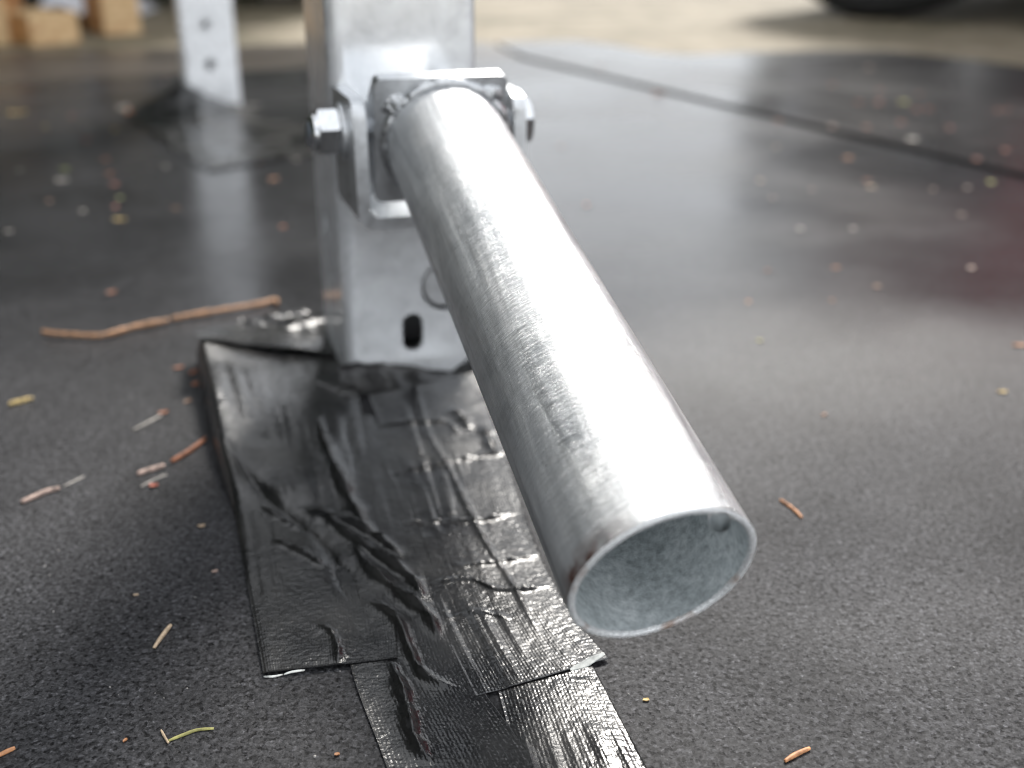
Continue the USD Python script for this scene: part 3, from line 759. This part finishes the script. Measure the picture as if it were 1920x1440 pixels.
# collar of tape folded up against the foot of the near post
nu_, nv_ = 150, 26
uu = np.linspace(-0.004, PW + 0.010, nu_)
zt = np.interp(uu, [-0.004, 0.004, 0.010, 0.016, 0.030, 0.041, 0.048, 0.058, 0.064, 0.073], np.array([14, 14.5, 12.5, 12.5, 9.0, 5.5, 4.0, 11, 19, 21]) * 1e-3)
zt = zt + 0.0006 * np.array([FB(np.array([[x * 220, 0.3, 0.1]]), octaves=3)[0] for x in uu])
vvv = np.linspace(0, 1, nv_)
nn = 0.0012 + 0.0085 * np.maximum(0, vvv - 0.25) ** 1.6 / 0.75 ** 1.6
cv = np.zeros((nu_, nv_, 3))
for i in range(nu_):
    zc = np.interp(vvv, [0, 0.12, 0.6, 0.85, 1.0], [zt[i], zt[i] * 0.95, zt[i] * 0.42 + 0.0014, 0.0036, 0.0020])
    wv = 0.0011 * fbm2(np.full(nv_, uu[i] * 120), vvv * 4, 7.7, 2)
    fold = 0.0034 * np.exp(-((uu[i] - 0.016 - vvv * 0.006) / 0.0030) ** 2) + 0.0042 * np.exp(-((uu[i] - 0.052 - vvv * 0.008) / 0.0028) ** 2)
    ex = np.clip(uu[i], -0.001, PW + 0.002)
    cv[i] = FL + U * uu[i] + (nn + np.maximum(wv, -0.0006) + fold * vvv)[:, None] * N + zc[:, None] * Z
cf = grid_faces(nu_, nv_)
cuv = np.stack(np.meshgrid(uu, vvv * 0.02, indexing='ij'), -1).reshape(-1, 2)
V = cv.reshape(-1, 3)
f1 = np.vstack([cf[:, [0, 1, 2]], cf[:, [0, 2, 3]]])
if np.cross(V[f1[0, 1]] - V[f1[0, 0]], V[f1[0, 2]] - V[f1[0, 0]]) @ N < 0: f1 = f1[:, ::-1]
col = Thing('tape_strip', FL + U * PW / 2, 'narrow black tape collar folded up against the foot of the near post', 'tape')
col.part('film', (V, f1), M['tape'], True, cuv)

# base plate of the near post, under the tape
bp = [at(x, y, 0.006)[:2] for x, y in ((385, 655), (540, 640), (560, 730), (430, 800))]
pv, pf = vf(trimesh.creation.extrude_polygon(Polygon(bp), 0.0036))
pv[:, 2] += 0.0004
post.part('base_plate', (pv, pf), M['zinc_plate'], False)

# tape at the rear post: one strip lies across its foot and climbs it, one comes forward
def far_tape(pxq, label, h0, seed, peaks, ns=60, nt=110):
    """four corners (px), lifted towards the post"""
    q = np.array([at(x, y) for x, y in pxq])
    s, t = np.meshgrid(np.linspace(0, 1, ns), np.linspace(0, 1, nt), indexing='ij')
    P = (q[0] * ((1 - s) * (1 - t))[..., None] + q[1] * (s * (1 - t))[..., None] + q[2] * (s * t)[..., None] + q[3] * ((1 - s) * t)[..., None])
    H = 0.0015 + h0
    for (x, y, a, wx) in peaks:
        c = at(x, y)
        d = np.sqrt((P[..., 0] - c[0]) ** 2 + (P[..., 1] - c[1]) ** 2)
        H = H + a * np.exp(-(d / wx) ** 1.3)
    H = H + 0.0011 * fbm2(s * 5, t * 6, seed, 3)
    P[..., 2] = np.maximum(H, 0.001)
    fg = grid_faces(ns, nt)
    V = P.reshape(-1, 3); f = np.vstack([fg[:, [0, 1, 2]], fg[:, [0, 2, 3]]])
    if np.cross(V[f[0, 1]] - V[f[0, 0]], V[f[0, 2]] - V[f[0, 0]])[2] < 0: f = f[:, ::-1]
    th_ = Thing('tape_strip', P.reshape(-1, 3).mean(0) * [1, 1, 0], label, 'tape')
    uv = np.stack([s.ravel() * 0.08, t.ravel() * 0.2], 1)
    th_.part('film', (V, f), M['tape'], True, uv)


far_tape([(238, 222), (332, 178), (402, 212), (380, 318)], 'black tape flap tented up on the left of the rear post', 0.0, 3.0, [(342, 202, 0.021, 0.04), (356, 207, 0.012, 0.02)])
far_tape([(352, 206), (640, 248), (600, 290), (388, 322)], 'black tape strip lying from the rear post towards the near post', 0.0006, 8.0, [(395, 212, 0.014, 0.045), (440, 222, 0.008, 0.03)])

# ------------------------------------------------------------------ litter on the mats
def strand(pts, r_, name, m, label, cat, group=None, taper=0.7, sides=7, wob=0.0, h=None):
    r = r_ * 0.72
    h = r * 0.9 if h is None else h
    p = smoothline(np.array([at(x, y, h) for x, y in pts]), max(6, 5 * len(pts)))
    if wob:
        p = p + wob * np.stack([FB(p * 160 + k * 7.1, octaves=2) for k in range(3)], 1)
    rr_ = r * (1 - (1 - taper) * np.abs(np.linspace(-1, 1, len(p))) ** 2.5)
    rr_ = rr_ * (1 + 0.15 * FB(p * 420, octaves=2))
    solo(name, tube(p, rr_, sides), M['lit_' + m], label, cat, group, smooth=True)


def flake(px, py, w, l, ang, m, label, cat, group=None, curl=0.25, name='leaf_fragment', lift=0.0004):
    c = at(px, py)
    k_ = 0.85 if c[1] < 0.55 else 0.68
    w, l = w * k_, l * k_
    n = 9
    s, t = np.meshgrid(np.linspace(-1, 1, n), np.linspace(-1, 1, n), indexing='ij')
    # a small leaf scrap: oval outline with a ragged edge, cupped
    rag = 1 + 0.22 * fbm2(s * 2 + px, t * 2 + py, 0.4, 2)
    X = s * np.sqrt(1 - t ** 2 / 2) * l / 2 * rag; Y = t * np.sqrt(1 - s ** 2 / 2) * w / 2 * rag
    Hh = curl * w * (t ** 2) * 0.5 + curl * l * 0.25 * s ** 2 + lift
    ca, sa = math.cos(ang), math.sin(ang)
    V = np.stack([c[0] + X * ca - Y * sa, c[1] + X * sa + Y * ca, Hh], -1).reshape(-1, 3)
    f = grid_faces(n, n); f = np.vstack([f[:, [0, 1, 2]], f[:, [0, 2, 3]]])
    b = V - [0, 0, 0.00025]
    solo(name, join((V, f[:, ::-1] if np.cross(V[f[0, 1]] - V[f[0, 0]], V[f[0, 2]] - V[f[0, 0]])[2] < 0 else f), (b, f if np.cross(V[f[0, 1]] - V[f[0, 0]], V[f[0, 2]] - V[f[0, 0]])[2] < 0 else f[:, ::-1])),
         M['lit_' + m], label, cat, group, smooth=True)


twig = Thing('twig', at(300, 605), 'long brown broken twig lying left of the near post', 'twig')
for seg, r_, m in (([(80, 622), (115, 626), (180, 629), (255, 612), (316, 600)], 0.00125, 'twig'), ([(322, 597), (380, 587), (440, 577), (496, 567), (514, 562), (519, 568)], 0.00135, 'twig')):
    p = smoothline(np.array([at(x, y, 0.0022) for x, y in seg]), 40)
    p = p + 0.00025 * np.stack([FB(p * 130 + k * 7.1, octaves=3) for k in range(3)], 1)
    rad = r_ * (1 + 0.28 * FB(p * 260, octaves=3)) * np.linspace(0.85, 1.0, 40)
    k_ = rng.integers(3, 36, 5); rad[k_] *= 1.3
    twig.part('twig_piece', tube(p, rad, 9), M['lit_' + m], True)

S = strand
S([(17, 757), (62, 746)], 0.0014, 'needle_fragment', 'yellow', 'short ochre needle piece at the left edge below the twig', 'needle')
S([(250, 806), (284, 789), (302, 779)], 0.0008, 'pine_needle', 'pale', 'pale thin needle with a rusty tip left of the tape corner', 'needle')
flake(307, 775, 0.003, 0.005, 0.6, 'rust', 'rusty scrap at the tip of the pale thin needle', 'leaf scrap')
S([(258, 888), (285, 879), (308, 872)], 0.0013, 'bark_fragment', 'pink', 'salmon coloured bark sliver lying left of the tape edge', 'bark')
S([(322, 864), (350, 848), (385, 822)], 0.0014, 'bark_fragment', 'rust', 'bright rusty bark sliver touching the left tape edge', 'bark')
S([(40, 941), (62, 932), (84, 922), (112, 915)], 0.0013, 'bark_fragment', 'pink', 'pale pink sliver at the left edge of the picture', 'bark')
S([(118, 912), (140, 902), (158, 893)], 0.0005, 'pine_needle', 'pale', 'faint grey needle just right of the pink sliver', 'needle')
S([(265, 912), (290, 899), (312, 890)], 0.0006, 'pine_needle', 'pale', 'faint pale needle below the salmon bark sliver', 'needle')
flake(288, 912, 0.003, 0.004, 0.2, 'red', 'reddish crumb on the pale needle left of the tape', 'leaf scrap')
flake(335, 691, 0.0026, 0.006, 0.5, 'rust', 'small dark red scrap left of the shiny tape corner', 'leaf scrap')
flake(362, 700, 0.003, 0.006, 1.3, 'rust', 'upper rusty scrap against the left tape edge', 'leaf scrap')
flake(366, 722, 0.003, 0.005, 1.1, 'rust', 'middle rusty scrap against the left tape edge', 'leaf scrap')
flake(352, 754, 0.0025, 0.005, 0.9, 'brown', 'lower brownish scrap against the left tape edge', 'leaf scrap')
S([(289, 1214), (303, 1194), (320, 1172)], 0.0010, 'needle_fragment', 'tan', 'tan straw-like needle lying left of the tape strips', 'needle')
S([(316, 1389), (345, 1377), (372, 1368), (401, 1366)], 0.0006, 'pine_needle', 'olive', 'curved yellow green needle near the bottom left', 'needle')
S([(302, 1369), (308, 1380), (316, 1393)], 0.0005, 'needle_fragment', 'tan', 'tiny pale stalk at the end of the yellow green needle', 'needle')
S([(-6, 1418), (10, 1410), (28, 1402)], 0.0008, 'needle_fragment', 'orange', 'orange needle piece at the bottom left corner', 'needle')
flake(235, 1390, 0.0010, 0.0018, 1.2, 'orange', 'tiny orange crumb left of the yellow green needle', 'leaf scrap')
flake(632, 1416, 0.0012, 0.0017, 0.3, 'orange', 'tiny orange crumb at the bottom beside the middle tape strip', 'leaf scrap')
S([(1463, 937), (1482, 950), (1503, 970)], 0.0009, 'pine_needle', 'orange', 'curved light brown needle right of the tube end', 'needle')
S([(1472, 1427), (1495, 1413), (1518, 1403)], 0.0009, 'needle_fragment', 'orange', 'orange needle piece near the bottom right', 'needle')
flake(1211, 1314, 0.0014, 0.0022, 0.1, 'yellow', 'yellow crumb on the mat below the tube end', 'leaf scrap')
flake(255, 1117, 0.0010, 0.002, 0.2, 'tan', 'tiny tan crumb above the tan needle', 'leaf scrap')
flake(378, 988, 0.0018, 0.003, 0.2, 'tan', 'tiny pale crumb left of the tape, above the tan needle', 'leaf scrap')
flake(403, 1073, 0.0013, 0.0025, 0.6, 'pink', 'tiny pink crumb just left of the left tape strip', 'leaf scrap')
flake(1567, 503, 0.003, 0.0075, 0.05, 'orange', 'bright orange scrap in the middle of the right hand mat area', 'leaf scrap')
flake(1911, 649, 0.003, 0.008, 0.0, 'orange', 'salmon orange scrap at the right edge of the picture', 'leaf scrap')
flake(1880, 736, 0.0025, 0.005, 0.0, 'yellow', 'dull yellow scrap near the right edge below the orange one', 'leaf scrap')
flake(1545, 779, 0.0018, 0.003, 0.6, 'brown', 'small brown crumb right of the tube above the light brown needle', 'leaf scrap')
flake(1403, 567, 0.003, 0.0042, 1.2, 'orange', 'round orange crumb right of the tube middle', 'leaf scrap')
flake(1439, 508, 0.003, 0.005, 0.3, 'rust', 'rusty crumb right of the tube, left of the bright orange scrap', 'leaf scrap')
flake(1424, 640, 0.0025, 0.0035, 0.4, 'olive', 'dull yellowish crumb right of the tube below the round orange crumb', 'leaf scrap')
flake(1626, 340, 0.006, 0.009, 0.4, 'rust', 'rust part of a two-tone leaf scrap just below the joint', 'leaf scrap')
flake(1634, 352, 0.006, 0.010, -0.2, 'tan', 'pale part of a two-tone leaf scrap just below the joint', 'leaf scrap')
flake(1858, 343, 0.008, 0.010, 0.8, 'olive', 'yellow leaf scrap by the joint at the right', 'leaf scrap')
flake(1590, 298, 0.008, 0.013, 0.3, 'orange', 'peach leaf scrap between the joint and the two-tone scrap', 'leaf scrap')
flake(116, 340, 0.008, 0.016, 0.0, 'pale', 'white leaf scrap on the mat at the far left', 'leaf scrap')
flake(122, 318, 0.006, 0.010, 0.3, 'green', 'green leaf scrap just behind the white one at far left', 'leaf scrap')
flake(33, 213, 0.008, 0.030, 0.25, 'yellow', 'long ochre leaf at the far left edge of the mat', 'leaf scrap')
flake(246, 214, 0.014, 0.018, 0.2, 'orange', 'orange leaf scrap at the left tip of the rear tape flap', 'leaf scrap', curl=0.6)
flake(234, 207, 0.014, 0.018, 0.9, 'pale', 'whitish leaf scrap at the left tip of the rear tape flap', 'leaf scrap', curl=0.7)
flake(476, 206, 0.008, 0.020, 0.0, 'pale', 'pale scrap on the mat right of the rear post', 'leaf scrap', lift=0.004)
flake(498, 281, 0.005, 0.012, 0.0, 'olive', 'olive scrap left of the near post, topmost of four', 'leaf scrap')
flake(484, 304, 0.006, 0.009, 0.3, 'orange', 'orange scrap left of the near post, second of four', 'leaf scrap')
flake(513, 337, 0.005, 0.012, 0.6, 'orange', 'slanting orange scrap left of the near post, third of four', 'leaf scrap')
flake(531, 427, 0.005, 0.007, 0.3, 'rust', 'red scrap left of the near post, lowest of four', 'leaf scrap')
flake(1235, 178, 0.010, 0.022, -0.2, 'rust', 'rusty leaf scrap lying on the diagonal joint', 'leaf scrap', lift=0.001)
flake(224, 413, 0.006, 0.014, 0.0, 'yellow', 'ochre scrap on the dark mat in front of the rear tape flap', 'leaf scrap')
flake(1460, 230, 0.008, 0.012, 0.0, 'rust', 'rusty scrap on the mat edge in the middle of the joint', 'leaf scrap', lift=0.001)
gl = [(163, 263, 'red'), (215, 347, 'red'), (217, 389, 'red'), (198, 300, 'rust'), (205, 327, 'rust'), (93, 378, 'brown'), (310, 150, 'red'), (135, 219, 'red'), (210, 550, 'rust'), (10, 176, 'red'), (330, 392, 'brown')]
for x, y, m in gl:
    flake(x, y, 0.006 * rng.uniform(.7, 1.1), 0.009 * rng.uniform(.7, 1.2), rng.uniform(0, 3), m, 'small blurred reddish leaf crumb on the dark mat at upper left', 'leaf scrap', 'reddish leaf crumbs on the mat at upper left')
for x, y, m in [(226, 372, 'green'), (155, 397, 'pale'), (556, 300, 'pale'), (310, 313, 'pale'), (16, 435, 'pale'), (37, 320, 'pale'), (85, 238, 'yellow'), (215, 245, 'yellow')]:
    flake(x, y, 0.005 * rng.uniform(.7, 1.1), 0.007 * rng.uniform(.8, 1.3), rng.uniform(0, 3), m, 'small blurred pale or yellowish leaf crumb on the dark mat at upper left', 'leaf scrap', 'pale leaf crumbs on the mat at upper left')
for x, y, m in [(1560, 160, 'rust'), (1650, 170, 'red'), (1717, 207, 'red'), (1742, 206, 'red'), (1610, 193, 'red'), (1648, 194, 'red'), (1625, 240, 'rust'), (1690, 231, 'red'), (1780, 241, 'red'), (1888, 206, 'red'), (1870, 208, 'red'),
                (1885, 283, 'red'), (1725, 178, 'rust'), (1830, 300, 'red'), (1560, 238, 'pink'), (1125, 127, 'pink'), (1630, 128, 'pink')]:
    flake(x, y, 0.010 * rng.uniform(.6, 1.1), 0.013 * rng.uniform(.7, 1.2), rng.uniform(0, 3), m, 'small blurred reddish leaf scrap on the far mat beyond the joint', 'leaf scrap', 'reddish leaf scraps on the far mat')
for x, y, m in [(1695, 193, 'olive'), (1711, 264, 'pale')]:
    flake(x, y, 0.014, 0.016, 0.3, m, {'olive': 'round olive leaf scrap among red ones on the far mat', 'pale': 'round pale leaf scrap on the far mat above the joint'}[m], 'leaf scrap')
for x, y, m in [(1027, 181, 'tan'), (1052, 275, 'rust'), (1455, 277, 'tan'), (1425, 340, 'tan'), (1522, 357, 'pink'), (1448, 372, 'pink'), (1750, 356, 'pink'), (1813, 353, 'pink'), (1803, 404, 'pink'), (1100, 385, 'rust'), (1645, 539, 'brown'), (1560, 565, 'brown'), (1820, 504, 'pink'), (1500, 430, 'pale'), (1600, 430, 'pale')]:
    flake(x, y, 0.005 * rng.uniform(.7, 1.2), 0.007 * rng.uniform(.7, 1.2), rng.uniform(0, 3), m, 'small blurred leaf crumb on the wet mat right of the tube', 'leaf scrap', 'leaf crumbs on the mat right of the tube')

# fine pale grit caught in the mat surface: nobody could count it
gv, gf, o = [], [], 0
ico = trimesh.creation.icosphere(0, 1.0)
for k in range(140):
    px, py = rng.uniform(-40, 1960), 1500 - 950 * rng.power(1.6)
    p = at(px, py)
    if k % 3 and px > 1000: continue
    r_ = rng.uniform(0.00018, 0.00042)
    gv.append(ico.vertices * r_ * rng.uniform(.6, 1.3, 3) + p + [0, 0, r_ * 0.3]); gf.append(ico.faces + o); o += len(ico.vertices)
solo('grit', (np.vstack(gv), np.vstack(gf)), plain('grit', (0.24, 0.23, 0.22), 0.6, scale=900, vary=0.6), 'fine pale grit scattered in the surface of the front mat', kind='stuff')

# ------------------------------------------------------------------ far side of the yard
def timber(px, py, w, d, h, rz, label):
    c = at(px, py, -MAT_T)
    t = Thing('timber_block', c, label, 'timber')
    ca, sa = math.cos(rz), math.sin(rz)
    ex, ey = np.array([ca, sa, 0]), np.array([-sa, ca, 0])
    core = rbox(w, d, h, 0.0025)
    v, f = vf(core); v = v + [0, d / 2, 0]
    t.part('wood', frame((v, f), c, ex, ey, Z), M['timber'], 30)
    # end grain pieces on the two ends, a millimetre proud
    for s in (-1, 1):
        e = rbox(0.004, d - 0.008, h - 0.008, 0.001)
        v, f = vf(e); v = v + [s * (w / 2 - 0.001), d / 2, 0.004]
        t.part('end_grain', frame((v, f), c, ex, ey, Z), M['timber_dark'], 30)


timber(108, 84, 0.088, 0.12, 0.052, math.radians(50), 'sawn timber block on the paving, nearest to the mat at top left')
timber(232, 66, 0.066, 0.12, 0.085, math.radians(34), 'taller sawn timber block standing right of the plastic sheet')
timber(-28, 86, 0.080, 0.16, 0.10, math.radians(12), 'timber block cut by the left edge of the picture')
# crumpled plastic sheet among the blocks
q0 = at(20, 62, -MAT_T); q1 = at(196, 56, -MAT_T)
n1, n2 = 90, 60
s, t = np.meshgrid(np.linspace(0, 1, n1), np.linspace(0, 1, n2), indexing='ij')
P = q0 + (q1 - q0) * s[..., None] + np.array([-0.02, 0.42, 0]) * t[..., None]
env = np.sin(np.pi * np.clip(s, 0, 1)) ** 0.5 * np.sin(np.pi * np.clip(t * 0.9 + 0.08, 0, 1)) ** 0.6
P[..., 2] += 0.004 + env * (0.055 + 0.05 * fbm2(s * 5, t * 5, 2.0, 4) + 0.02 * np.abs(fbm2(s * 13, t * 11, 6.0, 2)))
P[..., 2] = np.maximum(P[..., 2], -MAT_T + 0.003)
fg = grid_faces(n1, n2)
solo('plastic_sheet', (P.reshape(-1, 3), np.vstack([fg[:, [0, 1, 2]], fg[:, [0, 2, 3]]])), M['plastic'], 'crumpled grey white plastic sheet between the timber blocks at top left', 'plastic sheet', smooth=True)

# dark evergreen hedge behind the timber, its foot just in view
def hedge(p0, p1, depth, height, k, label):
    p0, p1 = np.array([*p0, -MAT_T]), np.array([*p1, -MAT_T])
    L = np.linalg.norm(p1 - p0); ex = (p1 - p0) / L; ey = np.array([-ex[1], ex[0], 0])
    hed = Thing('hedge', (p0 + p1) / 2 + ey * depth / 2, label, 'hedge')
    a, b, c = rng.uniform(0, L, k), depth * rng.beta(0.8, 0.9, k), 0.03 + (height - 0.03) * rng.beta(1.0, 0.95, k)
    bul = 0.10 * FB(np.stack([a * 1.6, b * 0.5, c * 1.6], 1), octaves=3)
    b = b + np.where(b < depth / 2, bul, -bul)
    P = p0 + a[:, None] * ex + b[:, None] * ey + c[:, None] * Z
    d = rng.normal(size=(k, 3)); d /= np.linalg.norm(d, axis=1, keepdims=True)
    e = np.cross(d, rng.normal(size=(k, 3))); e /= np.linalg.norm(e, axis=1, keepdims=True)
    sz = rng.uniform(0.03, 0.065, k)[:, None] * (1.6 if height > 4 else 1.0)
    V = np.stack([P - d * sz, P + e * sz * 0.45, P + d * sz, P - e * sz * 0.45], 1).reshape(-1, 3)
    i = np.arange(k) * 4
    hed.part('foliage', (V, np.vstack([np.stack([i, i + 1, i + 2], 1), np.stack([i, i + 2, i + 3], 1)])), M['leaf'], False, kind='stuff')
    for x in np.arange(0.2, L, 0.42):
        zz = np.linspace(0, height * 0.85, 8)
        p = p0 + ex * x + ey * depth / 2 + np.stack([0.03 * np.sin(zz * 3 + x), 0 * zz, zz], 1)
        hed.part('stem', tube(p, np.linspace(0.03, 0.012, 8), 7), M['bark'], True)


hedge((-2.6, 2.66), (-0.35, 2.66), 0.9, 2.1, 20000, 'dark evergreen hedge with its shaded foot at the top edge behind the rear post')
hedge((-2.1, -3.0), (-2.1, 3.2), 1.1, 6.5, 90000, 'tall dark evergreen hedge along the left side of the yard')

# red car at the right: only a tyre, its shade and its reflection are in view
cc = at(1616, 36, -MAT_T)
cx = np.array([0.76, -0.65, 0]); cx /= np.linalg.norm(cx); cs = np.array([cx[1], -cx[0], 0])         # along the car (towards its nose), and out of its near side
car = Thing('car', cc, 'parked red car at top right, only its black tyre and shade in view', 'car')
WB, TR, WR = 2.35, 1.45, 0.295


def car_pt(x, y, z):
    return cc + np.asarray(x)[..., None] * cx + np.asarray(y)[..., None] * cs + np.asarray(z)[..., None] * Z


# body: lofted sections along the car; x from the rear wheel, y out of the near side (0 = tyre face), z up
st = [(-0.20, 0.42, 0.46, 0.74), (-0.17, 0.28, 0.27, 0.98), (-0.10, 0.15, 0.21, 1.22), (0.05, 0.05, 0.19, 1.42), (0.35, -0.01, 0.18, 1.50), (1.2, -0.01, 0.17, 1.50), (1.75, 0.0, 0.17, 1.32), (2.2, 0.0, 0.18, 1.00), (2.75, 0.04, 0.2, 0.86), (3.0, 0.14, 0.24, 0.74), (3.08, 0.30, 0.34, 0.60)]
from scipy.interpolate import PchipInterpolator
sta = np.array(st)
xs = np.linspace(sta[0, 0], sta[-1, 0], 60)
ins, zb, zt_ = (PchipInterpolator(sta[:, 0], sta[:, i_])(xs) for i_ in (1, 2, 3))
na = 48
an = np.linspace(0, 2 * np.pi, na, endpoint=False)
sq = lambda a, p: np.sign(a) * np.abs(a) ** p
X = np.repeat(xs[:, None], na, 1)
half = (TR + 0.16) / 2
yy = sq(np.cos(an), 0.42)[None, :] * (half - ins)[:, None]
zc = (zb + zt_) / 2; zh = (zt_ - zb) / 2
zz = zc[:, None] + sq(np.sin(an), 0.62)[None, :] * zh[:, None]
tum = np.clip((zz - 0.85) / 0.65, 0, 1)                            # the cabin leans inwards
yy = yy * (1 - 0.28 * tum)
body = car_pt(X, yy - half + 0.02, zz)
bf = grid_faces(60, na)
wrap = np.stack([np.arange(59) * na + na - 1, (np.arange(59) + 1) * na + na - 1, (np.arange(59) + 1) * na, np.arange(59) * na], 1)
bq = np.vstack([bf, wrap])
bv = body.reshape(-1, 3)
tri = np.vstack([bq[:, [0, 1, 2]], bq[:, [0, 2, 3]]])
caps = []
for r0 in (0, 59 * na):
    c_i = len(bv); bv = np.vstack([bv, bv[r0:r0 + na].mean(0)])
    kk = np.arange(na)
    caps.append(np.stack([r0 + kk, r0 + (kk + 1) % na, np.full(na, c_i)], 1) if r0 else np.stack([r0 + (kk + 1) % na, r0 + kk, np.full(na, c_i)], 1))
tri = np.vstack([tri] + caps)
bmesh = trimesh.Trimesh(bv, tri, process=True); trimesh.repair.fix_normals(bmesh)
bman = m3.Manifold(m3.Mesh(np.array(bmesh.vertices, np.float32), np.array(bmesh.faces, np.uint32)))
if bman.volume() < 0 or bman.is_empty():
    bman = m3.Manifold(m3.Mesh(np.array(bmesh.vertices, np.float32), np.array(bmesh.faces[:, ::-1], np.uint32)))


def wheel_axis(m, x, y, z):
    v, f = vf(m)
    return orient((car_pt(v[:, 0] + x, v[:, 2] + y, v[:, 1] + z), f))


for xw in (0.0, WB):
    for yw in (0.02, -TR - 0.16 - 0.02 + 0.25):
        v, f = wheel_axis(m3.Manifold.cylinder(0.27, WR + 0.025, WR + 0.025, 40), xw, yw - 0.25, WR)
        bman = bman - m3.Manifold(m3.Mesh(v.astype(np.float32), f.astype(np.uint32)))
body_p = car.part('body', bman, M['red_paint'], 35)
for xw in (0.0, WB):
    for k, yw in enumerate((0.0, -TR)):
        tp = m3.Manifold.revolve(section([(0.19, 0.02), (0.25, 0.004), (WR - 0.03, 0.0), (WR - 0.008, 0.012), (WR, 0.035), (WR, 0.145), (WR - 0.008, 0.168), (WR - 0.03, 0.18), (0.25, 0.176), (0.19, 0.16)]), 64)
        tp = tp.scale((1, 1, -1))
        wp = car.part('wheel', wheel_axis(tp, xw, yw if k == 0 else yw + 0.02, WR), M['tyre'], 30)
        rp = m3.Manifold.revolve(section([(0, 0.05), (0.05, 0.035), (0.16, 0.045), (0.185, 0.018), (0.195, 0.018), (0.195, 0.16), (0, 0.16)]), 48).scale((1, 1, -1))
        car.part('rim', wheel_axis(rp, xw, yw if k == 0 else yw + 0.02, WR), M['rim'], 30, under=wp)
# black sill, bumper and glass, a few millimetres proud of the body
sill = rbox(WB - 2 * WR - 0.14, 0.05, 0.10, 0.015)
v, f = vf(sill)
car.part('sill', orient((car_pt(v[:, 0] + WB / 2, v[:, 1] + 0.0, v[:, 2] + 0.15), f)), M['black_trim'], 30)
v, f = vf(rbox(0.10, TR - 0.5, 0.16, 0.04))
car.part('bumper', orient((car_pt(v[:, 0] - 0.17, v[:, 1] - half + 0.02, v[:, 2] + 0.22), f)), M['black_trim'], 30)
for x0, x1 in ((0.15, 0.95), (1.02, 1.75)):
    xg = np.array([x0, x1, x1 - 0.08, x0 + 0.08]); zg = np.array([0.95, 0.95, 1.32, 1.32])
    yg = -0.012 - 0.225 * np.clip((zg - 0.85) / 0.65, 0, 1) + 0.02
    a_ = car_pt(xg, yg, zg); b_ = car_pt(xg, yg - 0.03, zg)
    hull = trimesh.convex.convex_hull(np.vstack([a_, b_]))
    car.part('side_window', hull, M['car_glass'], 20)
v, f = vf(rbox(WB + 0.5, TR - 0.2, 0.06, 0.02))
car.part('underbody', orient((car_pt(v[:, 0] + WB / 2, v[:, 1] - half, v[:, 2] + 0.125), f)), M['black_trim'], 30)
